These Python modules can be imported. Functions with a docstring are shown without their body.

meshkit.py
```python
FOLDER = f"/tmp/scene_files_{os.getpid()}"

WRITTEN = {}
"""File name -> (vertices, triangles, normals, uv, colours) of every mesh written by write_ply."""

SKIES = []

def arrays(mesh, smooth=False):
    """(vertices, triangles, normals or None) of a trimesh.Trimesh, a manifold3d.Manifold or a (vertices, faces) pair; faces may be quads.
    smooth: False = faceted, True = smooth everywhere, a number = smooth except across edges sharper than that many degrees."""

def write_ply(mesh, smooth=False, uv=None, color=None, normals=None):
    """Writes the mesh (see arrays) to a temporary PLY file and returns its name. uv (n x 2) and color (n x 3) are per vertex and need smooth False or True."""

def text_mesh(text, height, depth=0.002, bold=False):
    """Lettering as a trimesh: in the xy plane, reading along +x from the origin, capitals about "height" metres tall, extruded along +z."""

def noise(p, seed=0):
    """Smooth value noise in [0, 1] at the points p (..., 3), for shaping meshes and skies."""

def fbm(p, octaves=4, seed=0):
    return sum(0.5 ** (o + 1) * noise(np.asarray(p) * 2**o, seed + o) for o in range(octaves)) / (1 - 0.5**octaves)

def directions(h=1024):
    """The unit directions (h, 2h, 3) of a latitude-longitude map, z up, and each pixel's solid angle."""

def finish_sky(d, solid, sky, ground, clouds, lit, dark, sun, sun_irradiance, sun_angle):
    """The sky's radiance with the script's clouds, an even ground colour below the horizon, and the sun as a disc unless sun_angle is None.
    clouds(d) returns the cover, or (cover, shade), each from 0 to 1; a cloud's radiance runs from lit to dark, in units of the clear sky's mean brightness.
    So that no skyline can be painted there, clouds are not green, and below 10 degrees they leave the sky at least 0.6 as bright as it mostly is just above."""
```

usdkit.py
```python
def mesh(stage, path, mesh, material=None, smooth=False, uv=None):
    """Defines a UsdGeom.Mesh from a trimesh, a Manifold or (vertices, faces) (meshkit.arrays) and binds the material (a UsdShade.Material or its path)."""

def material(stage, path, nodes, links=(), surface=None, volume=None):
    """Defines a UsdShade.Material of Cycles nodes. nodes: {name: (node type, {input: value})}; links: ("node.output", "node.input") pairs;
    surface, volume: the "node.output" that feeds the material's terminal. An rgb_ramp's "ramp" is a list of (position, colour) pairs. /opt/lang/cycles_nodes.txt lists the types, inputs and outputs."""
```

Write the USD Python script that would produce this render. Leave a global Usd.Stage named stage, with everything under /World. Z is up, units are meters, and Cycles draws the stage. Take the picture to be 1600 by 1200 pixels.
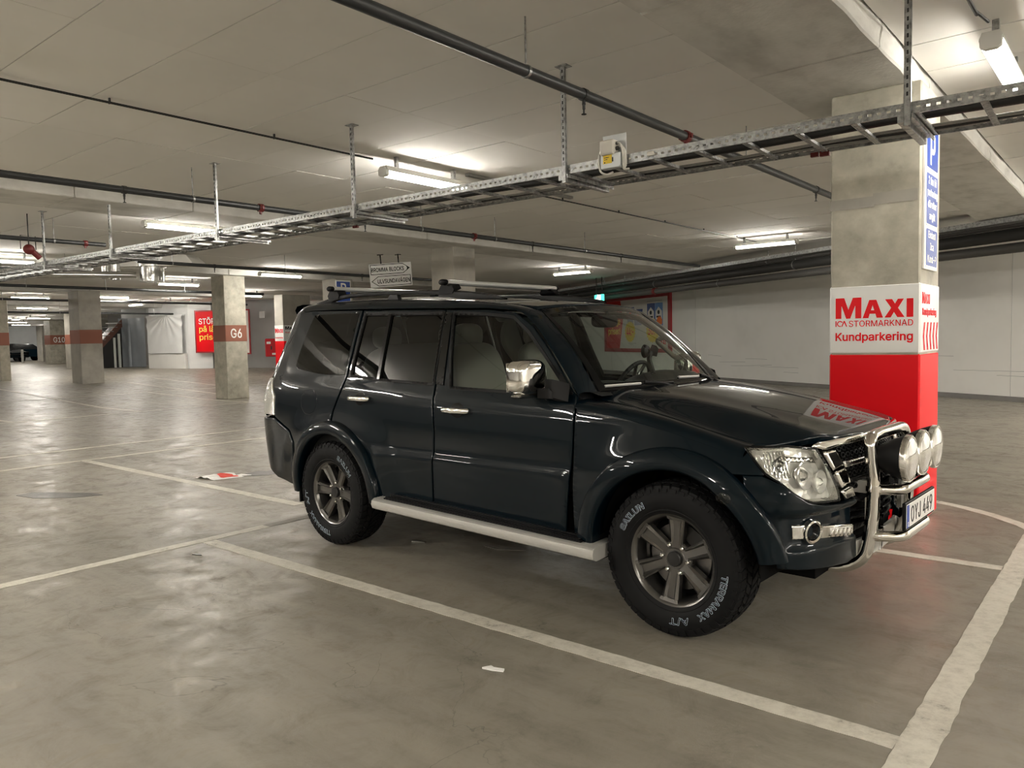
import math
import re
import random
import numpy as np
import trimesh
import usdkit
import meshkit
from pxr import Gf, Sdf, Usd, UsdGeom, UsdLux, UsdShade, Vt
from scipy.interpolate import PchipInterpolator
from scipy.spatial import Delaunay
import shapely
from shapely.geometry import Polygon, Point, LineString

stage = Usd.Stage.CreateInMemory()
UsdGeom.SetStageUpAxis(stage, UsdGeom.Tokens.z)
UsdGeom.SetStageMetersPerUnit(stage, 1.0)
UsdGeom.Xform.Define(stage, '/World')
UsdGeom.Scope.Define(stage, '/World/Looks')
random.seed(7)
rng = np.random.default_rng(7)
PI = math.pi

# ------------------------------------------------------------------ camera, exposure, lights
CAM_H, CAM_YAW, CAM_PITCH, CAM_ROLL, CAM_F = 1.4754, 0.6916, 0.0591, -0.0202, 1202.0
EXPOSURE = 4.2
TUBE_POWER = 6.2             # emission of the fluorescent diffusers in view
TUBE_OLD = 2.6               # the worn lamp beside the red and white column
TUBE_NEW = 13.0              # the lamps of the bays behind the camera
TUBE_COLOR = (1.0, 0.945, 0.855)
_fw = np.array([-math.sin(CAM_YAW) * math.cos(CAM_PITCH), math.cos(CAM_YAW) * math.cos(CAM_PITCH), -math.sin(CAM_PITCH)])
_ri = np.array([math.cos(CAM_YAW), math.sin(CAM_YAW), 0.0])
_up = np.cross(_ri, _fw)
_r2 = _ri * math.cos(CAM_ROLL) + _up * math.sin(CAM_ROLL)
_u2 = -_ri * math.sin(CAM_ROLL) + _up * math.cos(CAM_ROLL)
cam = UsdGeom.Camera.Define(stage, '/World/camera')
cam.AddTransformOp().Set(Gf.Matrix4d(*[float(v) for v in (*_r2, 0, *_u2, 0, *(-_fw), 0, 0, 0, CAM_H, 1)]))
cam.CreateHorizontalApertureAttr(36.0)
cam.CreateVerticalApertureAttr(27.0)
cam.CreateFocalLengthAttr(36.0 * CAM_F / 1600.0)
cam.CreateClippingRangeAttr(Gf.Vec2f(0.05, 300.0))
cam.CreateExposureAttr(EXPOSURE)

# ------------------------------------------------------------------ helpers: prims
_used = {}


def numbered(parent, name):
    k = (parent, name)
    n = _used.get(k, -1) + 1
    _used[k] = n
    return name if n == 0 else f'{name}_{n:03d}'


def cd(prim, **kw):
    for k, v in kw.items():
        if v:
            prim.SetCustomDataByKey(k, v)


def thing(name, label=None, cat=None, loc=(0, 0, 0), rz=0.0, group=None, kind=None, parent='/World'):
    parent = str(parent.GetPath()) if hasattr(parent, 'GetPath') else parent
    x = UsdGeom.Xform.Define(stage, parent + '/' + numbered(parent, name))
    if tuple(loc) != (0, 0, 0):
        x.AddTranslateOp().Set(Gf.Vec3d(*map(float, loc)))
    if rz:
        x.AddRotateZOp().Set(float(math.degrees(rz)))
    cd(x.GetPrim(), label=label, category=cat, group=group, kind=kind)
    return x.GetPrim()


def obj(name, mesh, mat, parent='/World', smooth=30, label=None, cat=None, group=None, kind=None):
    parent = str(parent.GetPath()) if hasattr(parent, 'GetPath') else parent
    path = parent + '/' + numbered(parent, name)
    if isinstance(mesh, tuple) and len(mesh) == 3:
        v, f, n = mesh
        m = UsdGeom.Mesh.Define(stage, path)
        m.CreatePointsAttr(Vt.Vec3fArray.FromNumpy(np.asarray(v, np.float32)))
        m.CreateFaceVertexCountsAttr(Vt.IntArray.FromNumpy(np.full(len(f), 3, np.int32)))
        m.CreateFaceVertexIndicesAttr(Vt.IntArray.FromNumpy(np.asarray(f, np.int32).ravel()))
        m.CreateSubdivisionSchemeAttr('none')
        m.CreateNormalsAttr(Vt.Vec3fArray.FromNumpy(np.asarray(n, np.float32)))
        m.SetNormalsInterpolation('vertex')
        UsdShade.MaterialBindingAPI.Apply(m.GetPrim()).Bind(M[mat])
    else:
        m = usdkit.mesh(stage, path, mesh, M[mat], smooth=smooth)
    cd(m.GetPrim(), label=label, category=cat, group=group, kind=kind)
    return m.GetPrim()


def dup(root, loc, rz=0.0, label=None, group=None):
    was = root.GetCustomData()
    r = thing(re.sub(r'_[0-9]{3}$', '', root.GetName()), label or was.get('label'), was.get('category'), loc, rz, group or was.get('group'))
    r.GetReferences().AddInternalReference(root.GetPath())
    r.SetInstanceable(True)
    return r


# ------------------------------------------------------------------ helpers: meshes
def cat(*ms):
    ms = [m for m in (ms[0] if len(ms) == 1 and isinstance(ms[0], (list, tuple)) else ms)]
    return trimesh.util.concatenate(ms)


def box(x0, x1, y0, y1, z0, z1):
    m = trimesh.creation.box([x1 - x0, y1 - y0, z1 - z0])
    m.apply_translation([(x0 + x1) / 2, (y0 + y1) / 2, (z0 + z1) / 2])
    return m


def cbox(x0, x1, y0, y1, z0, z1, c=.01):
    """chamfered box"""
    p = []
    for sx, sy, sz in np.ndindex(2, 2, 2):
        q = np.array([(x0, x1)[sx], (y0, y1)[sy], (z0, z1)[sz]], float)
        d = np.array([1 - 2 * sx, 1 - 2 * sy, 1 - 2 * sz]) * c
        for k in range(3):
            e = d.copy()
            e[k] = 0
            p.append(q + e)
    return trimesh.convex.convex_hull(np.array(p))


def hull(p):
    return trimesh.convex.convex_hull(np.asarray(p, float))


def frame_map(mesh, o, ex, ey, ez=None):
    """place a mesh given in local x, y, z on the axes ex, ey, ez at o"""
    ex, ey = np.asarray(ex, float), np.asarray(ey, float)
    ez = np.cross(ex, ey) if ez is None else np.asarray(ez, float)
    m = mesh.copy()
    m.vertices = np.asarray(o, float) + m.vertices @ np.stack([ex, ey, ez])
    if np.linalg.det(np.stack([ex, ey, ez])) < 0:
        m.faces = m.faces[:, ::-1]
    return m


def prism(pts, h):
    return trimesh.creation.extrude_polygon(Polygon(pts) if not hasattr(pts, 'exterior') else pts, h, engine='earcut')


def lathe(prof, n=48, axis='z'):
    """profile of (r, z) turned about z (or y)"""
    prof = np.array(prof, float)
    a = np.linspace(0, 2 * PI, n, endpoint=False)
    k = len(prof)
    v = np.stack([np.outer(np.cos(a), prof[:, 0]), np.outer(np.sin(a), prof[:, 0]), np.tile(prof[:, 1], (n, 1))], -1).reshape(-1, 3)
    f = []
    for i in range(n):
        j = (i + 1) % n
        for q in range(k - 1):
            A, B, C, D = i * k + q, j * k + q, j * k + q + 1, i * k + q + 1
            f += [(A, B, C), (A, C, D)]
    m = trimesh.Trimesh(v, f, process=False)
    m.merge_vertices()
    m.update_faces(m.nondegenerate_faces())
    if axis == 'y':
        m.vertices = m.vertices[:, [0, 2, 1]] * [1, 1, 1]
        m.faces = m.faces[:, ::-1]
    elif axis == 'x':
        m.vertices = m.vertices[:, [2, 0, 1]]
    return m


def tube(pts, r, n=12, caps=True, fillet=0.0, section=None):
    """swept round (or given section) bar along a polyline whose corners are rounded"""
    P = [np.asarray(p, float) for p in pts]
    if fillet:
        Q = [P[0]]
        for a, b, c in zip(P, P[1:], P[2:]):
            d1, d2 = a - b, c - b
            l1, l2 = np.linalg.norm(d1), np.linalg.norm(d2)
            t = min(fillet, .48 * l1, .48 * l2)
            A, C = b + d1 / l1 * t, b + d2 / l2 * t
            for s in np.linspace(0, 1, 7):
                Q.append((1 - s) ** 2 * A + 2 * s * (1 - s) * b + s * s * C)
        Q.append(P[-1])
        P = Q
    P = np.array(P)
    T = np.gradient(P, axis=0)
    T[0], T[-1] = P[1] - P[0], P[-1] - P[-2]
    T /= np.linalg.norm(T, axis=1)[:, None]
    ref = np.array([0, 0, 1.0]) if abs(T[0][2]) < .9 else np.array([1.0, 0, 0])
    N = np.cross(ref, T[0])
    N /= np.linalg.norm(N)
    if section is None:
        a = np.linspace(0, 2 * PI, n, endpoint=False)
        S = np.stack([np.cos(a), np.sin(a)], 1) * (r if np.ndim(r) == 0 else 1)
    else:
        S = np.asarray(section, float)
        n = len(S)
    V = []
    for i, (p, t) in enumerate(zip(P, T)):
        N = N - t * (N @ t)
        N /= np.linalg.norm(N)
        B = np.cross(t, N)
        k = 1 if np.ndim(r) == 0 else r[min(i, len(r) - 1)]
        V.append(p + (S[:, :1] * N + S[:, 1:] * B) * k)
    k = len(P)
    V = np.vstack(V)
    F = []
    for i in range(k - 1):
        for j in range(n):
            a, b = i * n + j, i * n + (j + 1) % n
            F += [(a, b, b + n), (a, b + n, a + n)]
    if caps:
        V = np.vstack([V, P[0], P[-1]])
        F += [(k * n, (j + 1) % n, j) for j in range(n)] + [(k * n + 1, (k - 1) * n + j, (k - 1) * n + (j + 1) % n) for j in range(n)]
    return trimesh.Trimesh(V, F, process=False)


def loft(rows):
    """grid surface through rows of points (k x n x 3)"""
    R = np.array(rows, float)
    k, n = R.shape[:2]
    i, j = np.meshgrid(np.arange(k - 1), np.arange(n - 1), indexing='ij')
    a = (i * n + j).ravel()
    f = np.vstack([np.stack([a, a + 1, a + n + 1], 1), np.stack([a, a + n + 1, a + n], 1)])
    return trimesh.Trimesh(R.reshape(-1, 3), f, process=False)


def ellipsoid(c, r, p=2.0, n=3):
    m = trimesh.creation.icosphere(n, 1.0)
    v = m.vertices
    s = (np.abs(v) ** p).sum(1) ** (-1 / p)
    m.vertices = v * s[:, None] * np.asarray(r) + np.asarray(c)
    return m


def mirror(m):
    if isinstance(m, tuple):
        v, f, n = m
        return v * [1, -1, 1], f[:, ::-1], n * [1, -1, 1]
    m = m.copy()
    m.vertices = m.vertices * [1, -1, 1]
    m.faces = m.faces[:, ::-1]
    return m


def text(s, height, width=None, bold=False, depth=.002, center=True):
    m = meshkit.text_mesh(s, height, depth, bold)
    lo, hi = m.bounds
    if center:
        m.apply_translation([-(lo[0] + hi[0]) / 2, 0, 0])
    if width:
        m.vertices[:, 0] *= width / (hi[0] - lo[0])
    return m


def ramp(x):
    """the floor climbs a little beyond the second row of columns"""
    return 0.38 * np.clip((-19.5 - np.asarray(x, float)) / 10.5, 0, 1)
# ------------------------------------------------------------------ materials
M = {}


def mat(name, nodes, links=(), surface='p.BSDF', volume=None):
    M[name] = usdkit.material(stage, '/World/Looks/' + name, nodes, links, surface=surface, volume=volume)


def plain(name, col, rough=.5, metal=0.0, **kw):
    mat(name, {'p': ('principled_bsdf', {'base_color': col, 'roughness': rough, 'metallic': metal, **kw})})


def mottled(name, cols, scale=3.0, rough=(.6, .8), metal=0.0, bump=.0, bscale=40.0, detail=6, stretch=(1, 1, 1), **kw):
    """noise from world position mixes the given colours; fine bump"""
    nodes = {'g': ('geometry', {}), 'm': ('mapping', {'scale': stretch}),
             'n': ('noise_texture', {'scale': scale, 'detail': detail, 'roughness': .6}),
             'r': ('rgb_ramp', {'ramp': [(p, c) for p, c in zip(np.linspace(.3, .7, len(cols)), cols)]}),
             'rr': ('map_range', {'clamp': True, 'from_min': .3, 'from_max': .7, 'to_min': rough[0], 'to_max': rough[1]}),
             'p': ('principled_bsdf', {'metallic': metal, **kw})}
    links = [('g.position', 'm.vector'), ('m.vector', 'n.vector'), ('n.fac', 'r.fac'), ('r.color', 'p.base_color'), ('n.fac', 'rr.value'), ('rr.result', 'p.roughness')]
    if bump:
        nodes['bn'] = ('noise_texture', {'scale': bscale, 'detail': 5})
        nodes['b'] = ('bump', {'strength': bump, 'distance': .01})
        links += [('g.position', 'bn.vector'), ('bn.fac', 'b.height'), ('b.normal', 'p.normal')]
    mat(name, nodes, links)


# worn, sealed garage concrete: blotches, dark tyre streaks, uneven gloss
mat('floor_concrete', {
    'g': ('geometry', {}),
    'n1': ('noise_texture', {'scale': .45, 'detail': 5, 'roughness': .6, 'distortion': .6}),
    'n2': ('noise_texture', {'scale': 4.2, 'detail': 10, 'roughness': .74, 'distortion': .5}),
    'm3': ('mapping', {'rotation': (0, 0, .5), 'scale': (.5, 4.5, 1)}),
    'n3': ('noise_texture', {'scale': 1.3, 'detail': 6, 'roughness': .65}),
    'n4': ('noise_texture', {'scale': 60.0, 'detail': 3}),
    'r1': ('rgb_ramp', {'ramp': [(.30, (.176, .160, .130)), (.5, (.226, .206, .170)), (.68, (.268, .247, .208))]}),
    'r2': ('rgb_ramp', {'ramp': [(.30, (.70, .69, .67)), (.42, (.92, .915, .90)), (.56, (1.03, 1.03, 1.02)), (.70, (1.24, 1.23, 1.20))]}),
    'r3': ('rgb_ramp', {'ramp': [(.34, (.80, .795, .78)), (.48, (.98, .98, .98)), (.66, (1.12, 1.115, 1.10))]}),
    'x1': ('mix_color', {'blend_type': 'multiply', 'fac': 1.0, 'use_clamp_result': False}),
    'x2': ('mix_color', {'blend_type': 'multiply', 'fac': .8, 'use_clamp_result': False}),
    # hairline cracks: thin bands where two warped noises meet
    'nc': ('noise_texture', {'scale': .55, 'detail': 6, 'roughness': .55, 'distortion': 1.2}),
    'c1': ('math', {'math_type': 'subtract', 'value2': .5}),
    'c2': ('math', {'math_type': 'absolute'}),
    'c3': ('map_range', {'clamp': True, 'from_min': .0, 'from_max': .0022, 'to_min': .62, 'to_max': 1.0}),
    'nm': ('noise_texture', {'scale': .33, 'detail': 1}),
    'cm': ('map_range', {'clamp': True, 'from_min': .50, 'from_max': .60, 'to_min': 1.0, 'to_max': 0.0}),
    'c4': ('math', {'math_type': 'maximum'}),
    'x3': ('mix_color', {'blend_type': 'multiply', 'fac': 1.0, 'use_clamp_result': False}),
    'cc': ('combine_color', {}),
    'ro': ('map_range', {'clamp': True, 'from_min': .34, 'from_max': .64, 'to_min': .58, 'to_max': .26}),
    'ba': ('math', {'math_type': 'multiply_add', 'value2': .12}),
    'b': ('bump', {'strength': .28, 'distance': .008}),
    'p': ('principled_bsdf', {'specular_ior_level': .4})},
    [('g.position', 'n1.vector'), ('g.position', 'n2.vector'), ('g.position', 'm3.vector'), ('m3.vector', 'n3.vector'), ('g.position', 'n4.vector'),
     ('n1.fac', 'r1.fac'), ('n2.fac', 'r2.fac'), ('n3.fac', 'r3.fac'), ('r1.color', 'x1.a'), ('r2.color', 'x1.b'), ('x1.result', 'x2.a'), ('r3.color', 'x2.b'),
     ('g.position', 'nc.vector'), ('nc.fac', 'c1.value1'), ('c1.value', 'c2.value1'), ('c2.value', 'c3.value'),
     ('g.position', 'nm.vector'), ('nm.fac', 'cm.value'), ('c3.result', 'c4.value1'), ('cm.result', 'c4.value2'),
     ('c4.value', 'cc.r'), ('c4.value', 'cc.g'), ('c4.value', 'cc.b'), ('x2.result', 'x3.a'), ('cc.color', 'x3.b'), ('x3.result', 'p.base_color'),
     ('n2.fac', 'ro.value'), ('ro.result', 'p.roughness'), ('n4.fac', 'ba.value1'), ('n2.fac', 'ba.value3'), ('ba.value', 'b.height'), ('b.normal', 'p.normal')])
# road paint, worn through to the concrete in flecks
mat('line_paint', {
    'g': ('geometry', {}), 'n': ('noise_texture', {'scale': 14.0, 'detail': 9, 'roughness': .75}), 'n2': ('noise_texture', {'scale': 1.4, 'detail': 3}),
    's': ('math', {'math_type': 'multiply_add', 'value2': .45}),
    'r': ('rgb_ramp', {'ramp': [(.50, (.20, .185, .155)), (.60, (.43, .405, .345)), (.76, (.54, .515, .445)), (.95, (.60, .575, .50))]}),
    'p': ('principled_bsdf', {'roughness': .55})},
    [('g.position', 'n.vector'), ('g.position', 'n2.vector'), ('n2.fac', 's.value1'), ('n.fac', 's.value3'), ('s.value', 'r.fac'), ('r.color', 'p.base_color')])
mottled('line_paint_faded', [(.15, .137, .115), (.20, .185, .157), (.25, .232, .198)], 9, (.5, .6), detail=8)
mottled('ceiling_board', [(.72, .705, .665), (.76, .745, .705), (.78, .765, .725)], .8, (.85, .9), bump=.05, bscale=180)
mottled('ceiling_board_pale', [(.75, .735, .695), (.78, .765, .725), (.80, .785, .745)], .9, (.85, .9), bump=.05, bscale=180)
mottled('ceiling_slab', [(.10, .095, .085), (.14, .13, .12)], 1.0, (.9, .95))
mottled('beam_concrete', [(.46, .45, .42), (.60, .59, .555), (.67, .66, .625)], 3.5, (.85, .95), bump=.35, bscale=22, detail=9, stretch=(1, .5, 1))
mottled('column_concrete', [(.30, .28, .225), (.40, .38, .31), (.47, .445, .365), (.56, .535, .45)], 4.2, (.5, .75), bump=.14, bscale=30, detail=9)
mottled('column_concrete_grey', [(.30, .285, .25), (.38, .36, .315), (.44, .42, .365)], 2.2, (.6, .8), bump=.12, bscale=30, detail=9)
mottled('wall_paint', [(.72, .71, .675), (.78, .77, .735), (.80, .79, .755)], .7, (.5, .7), bump=.04, bscale=60)
mottled('wall_grey', [(.33, .335, .33), (.40, .41, .405)], .8, (.6, .8))
mottled('wall_dark', [(.16, .155, .145), (.22, .21, .20)], .5, (.8, .9))
mottled('plastic_sheet', [(.68, .685, .68), (.76, .765, .76)], 1.4, (.35, .5), bump=.06, bscale=6)
mottled('plastic_sheet_grey', [(.30, .33, .36), (.38, .41, .44)], 1.2, (.3, .45), bump=.06, bscale=6)
plain('band_brown', (.30, .115, .075), .55)
plain('white_paint', (.80, .80, .77), .45)
plain('sign_white', (.82, .82, .80), .35)
plain('sign_red', (.85, .003, .010), .40, specular_ior_level=.25)
plain('letter_red', (.80, .004, .010), .45, specular_ior_level=.25)
plain('poster_red', (.62, .02, .02), .35)
plain('poster_paper', (.72, .70, .66), .4)
plain('poster_pale_red', (.70, .16, .13), .4)
plain('frame_red', (.33, .025, .03), .4)
plain('yellow_print', (.85, .62, .03), .45)
plain('yellow_letter', (.95, .72, .10), .45)
plain('orange_print', (.75, .18, .03), .45)
plain('navy_print', (.03, .07, .24), .4)
plain('blue_print', (.10, .25, .55), .4)
plain('lilac_print', (.27, .30, .47), .4)
plain('sign_blue', (.010, .055, .34), .35)
plain('black_print', (.012, .012, .012), .5)
plain('grey_print', (.35, .35, .34), .5)
plain('white_letter', (.86, .86, .83), .5)
mottled('galvanised', [(.26, .265, .265), (.35, .355, .35), (.43, .435, .425)], 25, (.28, .42), metal=.9, detail=3)
mottled('galvanised_dull', [(.30, .30, .29), (.40, .40, .385)], 25, (.42, .55), metal=.8, detail=3)
plain('cut_edge', (.02, .02, .02), .7)
plain('cable_black', (.018, .018, .018), .45)
plain('cable_grey', (.28, .28, .27), .5)
plain('cable_white', (.62, .60, .55), .5)
plain('pipe_paint', (.028, .030, .031), .38)
plain('pipe_dark', (.022, .022, .021), .5)
plain('pipe_wrap', (.07, .068, .063), .55)
plain('coupling_red', (.13, .010, .009), .5)
plain('brass', (.40, .28, .12), .35, 1.0)
plain('lamp_housing', (.55, .54, .50), .5)
for _n, _p in (('tube_light', TUBE_POWER), ('tube_light_old', TUBE_OLD), ('tube_light_new', TUBE_NEW)):
    mat(_n, {'e': ('emission', {'color': TUBE_COLOR, 'strength': _p})}, surface='e.emission')
mat('exit_light', {'e': ('emission', {'color': (.10, .85, .55), 'strength': .10})}, surface='e.emission')
mat('exit_white', {'e': ('emission', {'color': (.8, 1.0, .92), 'strength': .16})}, surface='e.emission')
plain('extinguisher_red', (.50, .012, .02), .3)
plain('duct_steel', (.62, .62, .60), .22, 1.0)
plain('box_plastic', (.62, .59, .52), .5)
plain('box_steel', (.55, .57, .57), .4, .3)
plain('label_yellow', (.72, .50, .02), .5)
plain('stair_dark', (.03, .03, .03), .5)
plain('stair_brown', (.16, .075, .055), .6)
plain('litter_white', (.80, .79, .76), .6)
plain('litter_red', (.70, .09, .07), .6)
mottled('oil_stain', [(.045, .042, .036), (.075, .07, .06)], 14, (.3, .45))
plain('foil', (.7, .7, .68), .25, 1.0)

# car
mat('car_paint', {
    'g': ('geometry', {}), 'v': ('voronoi_texture', {'scale': 1800.0}),
    'lw': ('layer_weight', {'blend': .35}),
    'r': ('rgb_ramp', {'ramp': [(0, (.0006, .0048, .0080)), (.55, (.0004, .0031, .0060)), (1, (.0003, .0012, .0026))]}),
    'p': ('principled_bsdf', {'metallic': 0.0, 'roughness': .45, 'specular_ior_level': .05, 'coat_weight': 1.0, 'coat_roughness': .015, 'coat_ior': 1.31})},
    [('lw.facing', 'r.fac'), ('r.color', 'p.base_color')])
plain('black_trim', (.004, .004, .0045), .55, specular_ior_level=.15)
plain('satin_black', (.004, .004, .0045), .5, specular_ior_level=.25)
plain('gloss_black', (.003, .0035, .004), .10, specular_ior_level=.35)
plain('rubber_seal', (.004, .004, .004), .6, specular_ior_level=.2)
mottled('tyre_rubber', [(.003, .003, .0034), (.0055, .0055, .006)], 30, (.62, .78), detail=4, specular_ior_level=.2)
plain('tyre_letter', (.62, .76, .86), .55)
plain('rim_grey', (.155, .150, .142), .25, .9)
plain('rim_dark', (.035, .034, .033), .4, .6)
plain('brake_steel', (.22, .21, .20), .35, 1.0)
plain('chrome', (.80, .79, .76), .06, 1.0)
plain('satin_chrome', (.66, .65, .62), .18, 1.0)
plain('steel_bar', (.66, .64, .60), .10, 1.0)
plain('step_silver', (.44, .43, .40), .42, .25)
plain('alu_bar', (.60, .60, .58), .30, .4)
plain('plate_white', (.70, .69, .66), .4)
plain('plate_blue', (.02, .06, .35), .4)
plain('under_black', (.003, .003, .003), .9, specular_ior_level=.1)
plain('interior_dark', (.011, .012, .012), .6, specular_ior_level=.3)
plain('interior_beige', (.22, .21, .17), .75)
plain('seat_leather', (.17, .165, .14), .5)
plain('headliner', (.20, .195, .175), .85)
plain('indicator_amber', (.50, .10, .01), .3)
plain('lamp_red', (.35, .01, .01), .2)


def glass(name, tint, ior=1.5, rough=0.0, gloss=(1, 1, 1)):
    mat(name, {'f': ('fresnel', {'IOR': ior}), 't': ('transparent_bsdf', {'color': tint}), 'g': ('glossy_bsdf', {'color': gloss, 'roughness': rough}), 'x': ('mix_closure', {})},
        [('f.fac', 'x.fac'), ('t.BSDF', 'x.closure1'), ('g.BSDF', 'x.closure2')], surface='x.closure')


glass('clear_glass', (.90, .96, .92), 1.40)
glass('side_glass', (.80, .87, .83), 1.42)
glass('privacy_glass', (.11, .145, .14), 1.40)
glass('lens_clear', (.93, .94, .93), 1.45)
mat('reflector', {'g': ('geometry', {}), 'v': ('voronoi_texture', {'scale': 26.0}), 'b': ('bump', {'strength': .35, 'distance': .02}),
                  'p': ('principled_bsdf', {'base_color': (.84, .83, .79), 'metallic': .55, 'roughness': .16})},
    [('g.position', 'v.vector'), ('v.distance', 'b.height'), ('b.normal', 'p.normal')])
mat('lamp_fluted', {'g': ('geometry', {}), 'v': ('wave_texture', {'scale': 28.0, 'bands_direction': 'z'}), 'b': ('bump', {'strength': .4, 'distance': .01}),
                    'p': ('principled_bsdf', {'base_color': (.80, .79, .75), 'metallic': .8, 'roughness': .2, 'coat_weight': 1.0, 'coat_roughness': .03})},
    [('g.position', 'v.vector'), ('v.fac', 'b.height'), ('b.normal', 'p.normal')])
# ------------------------------------------------------------------ the setting
CEIL, BEAM = 3.45, 3.30
WALL_P, WALL_D = np.array([-10.23, 23.0]), np.array([-0.87, 0.493])
WALL_D = WALL_D / np.linalg.norm(WALL_D)
WALL_N = np.array([-0.493, -0.870]) / np.hypot(.493, .870)      # towards the camera side


def wallp(s, off=0.0, z=0.0):
    p = WALL_P + WALL_D * s + WALL_N * off
    return np.array([p[0], p[1], z])


# floor: one slab with a ramp, painted lines as its parts
X0, X1, Y0, Y1 = -78.0, 10.0, -12.0, 48.0
floor = thing('floor', kind='structure')
xs = np.unique(np.concatenate([np.linspace(X0, -30, 9), np.linspace(-30, -19.5, 6), np.linspace(-19.5, X1, 9)]))
top = loft([[(x, y, float(ramp(x))) for y in (Y0, 0, 12, 24, Y1)] for x in xs])
top.faces = top.faces[:, ::-1]
if top.face_normals[:, 2].mean() < 0:
    top.faces = top.faces[:, ::-1]
obj('floor_slab', cat(top, box(X0, X1, Y0, Y1, -.3, -.02)), 'floor_concrete', floor, smooth=True)


def line(x0, y0, x1, y1, w=.10, mat_='line_paint', seed=0, lift=.0022):
    a, b = np.array([x0, y0], float), np.array([x1, y1], float)
    L = np.linalg.norm(b - a)
    d = (b - a) / L
    n = np.array([-d[1], d[0]])
    k = max(2, int(L / .06))
    r = np.random.default_rng(seed + 11)
    t = np.linspace(0, 1, k)
    e1 = w / 2 + r.normal(0, .0022, k)
    e2 = w / 2 + r.normal(0, .0022, k)
    A = a + d * (t * L)[:, None] + n * e1[:, None]
    B = a + d * (t * L)[:, None] - n * e2[:, None]
    rows = [np.column_stack([A, ramp(A[:, 0]) + .0002]), np.column_stack([A, ramp(A[:, 0]) + lift]), np.column_stack([B, ramp(B[:, 0]) + lift]), np.column_stack([B, ramp(B[:, 0]) + .0002])]
    m = loft(rows)
    if m.face_normals[:, 2].sum() < 0:
        m.faces = m.faces[:, ::-1]
    obj('painted_line', m, mat_, floor, smooth=False)


line(-5.41, 2.925, -.666, 2.925, .105, seed=1)
line(-.60, 1.6, -.60, 9.5, .125, seed=2)
line(-5.47, .2, -5.47, 3.45, .105, seed=3)
line(-5.47, 3.46, -5.47, 5.5, .10, 'line_paint_faded', seed=4)
line(-5.4, 5.50, -.66, 5.50, .10, seed=5)
line(-10.62, 4.10, -5.95, 4.10, .105, seed=6)
line(-10.62, 6.67, -5.95, 6.67, .10, seed=61)
line(-10.62, 1.53, -5.95, 1.53, .10, seed=62)
line(-10.66, -4, -10.66, 16.0, .10, seed=7)
line(-11.95, -4, -11.95, 16.0, .10, seed=8)
line(-17.5, 1.0, -17.5, 16.0, .10, seed=9)
line(-22.6, 5.42, -17.5, 5.42, .10, seed=10)
line(-22.6, 7.98, -17.5, 7.98, .10, seed=11)
line(-22.6, 10.55, -17.6, 10.72, .10, seed=12)
line(-26.5, 11.7, -20.6, 11.7, .10, seed=13)
line(-22.65, 4.0, -22.65, 16.0, .10, seed=14)
line(-27.8, 7.98, -22.65, 7.98, .10, seed=15)
line(-27.8, 13.2, -22.65, 13.2, .10, seed=16)
arc = [(-2.6, 7.42), (-1.9, 7.42), (-1.37, 7.35), (-1.18, 7.25), (-.93, 7.06), (-.69, 6.80), (-.55, 6.55)]
for k, (p, q) in enumerate(zip(arc, arc[1:])):
    line(*p, *q, .10, seed=20 + k)

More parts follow.
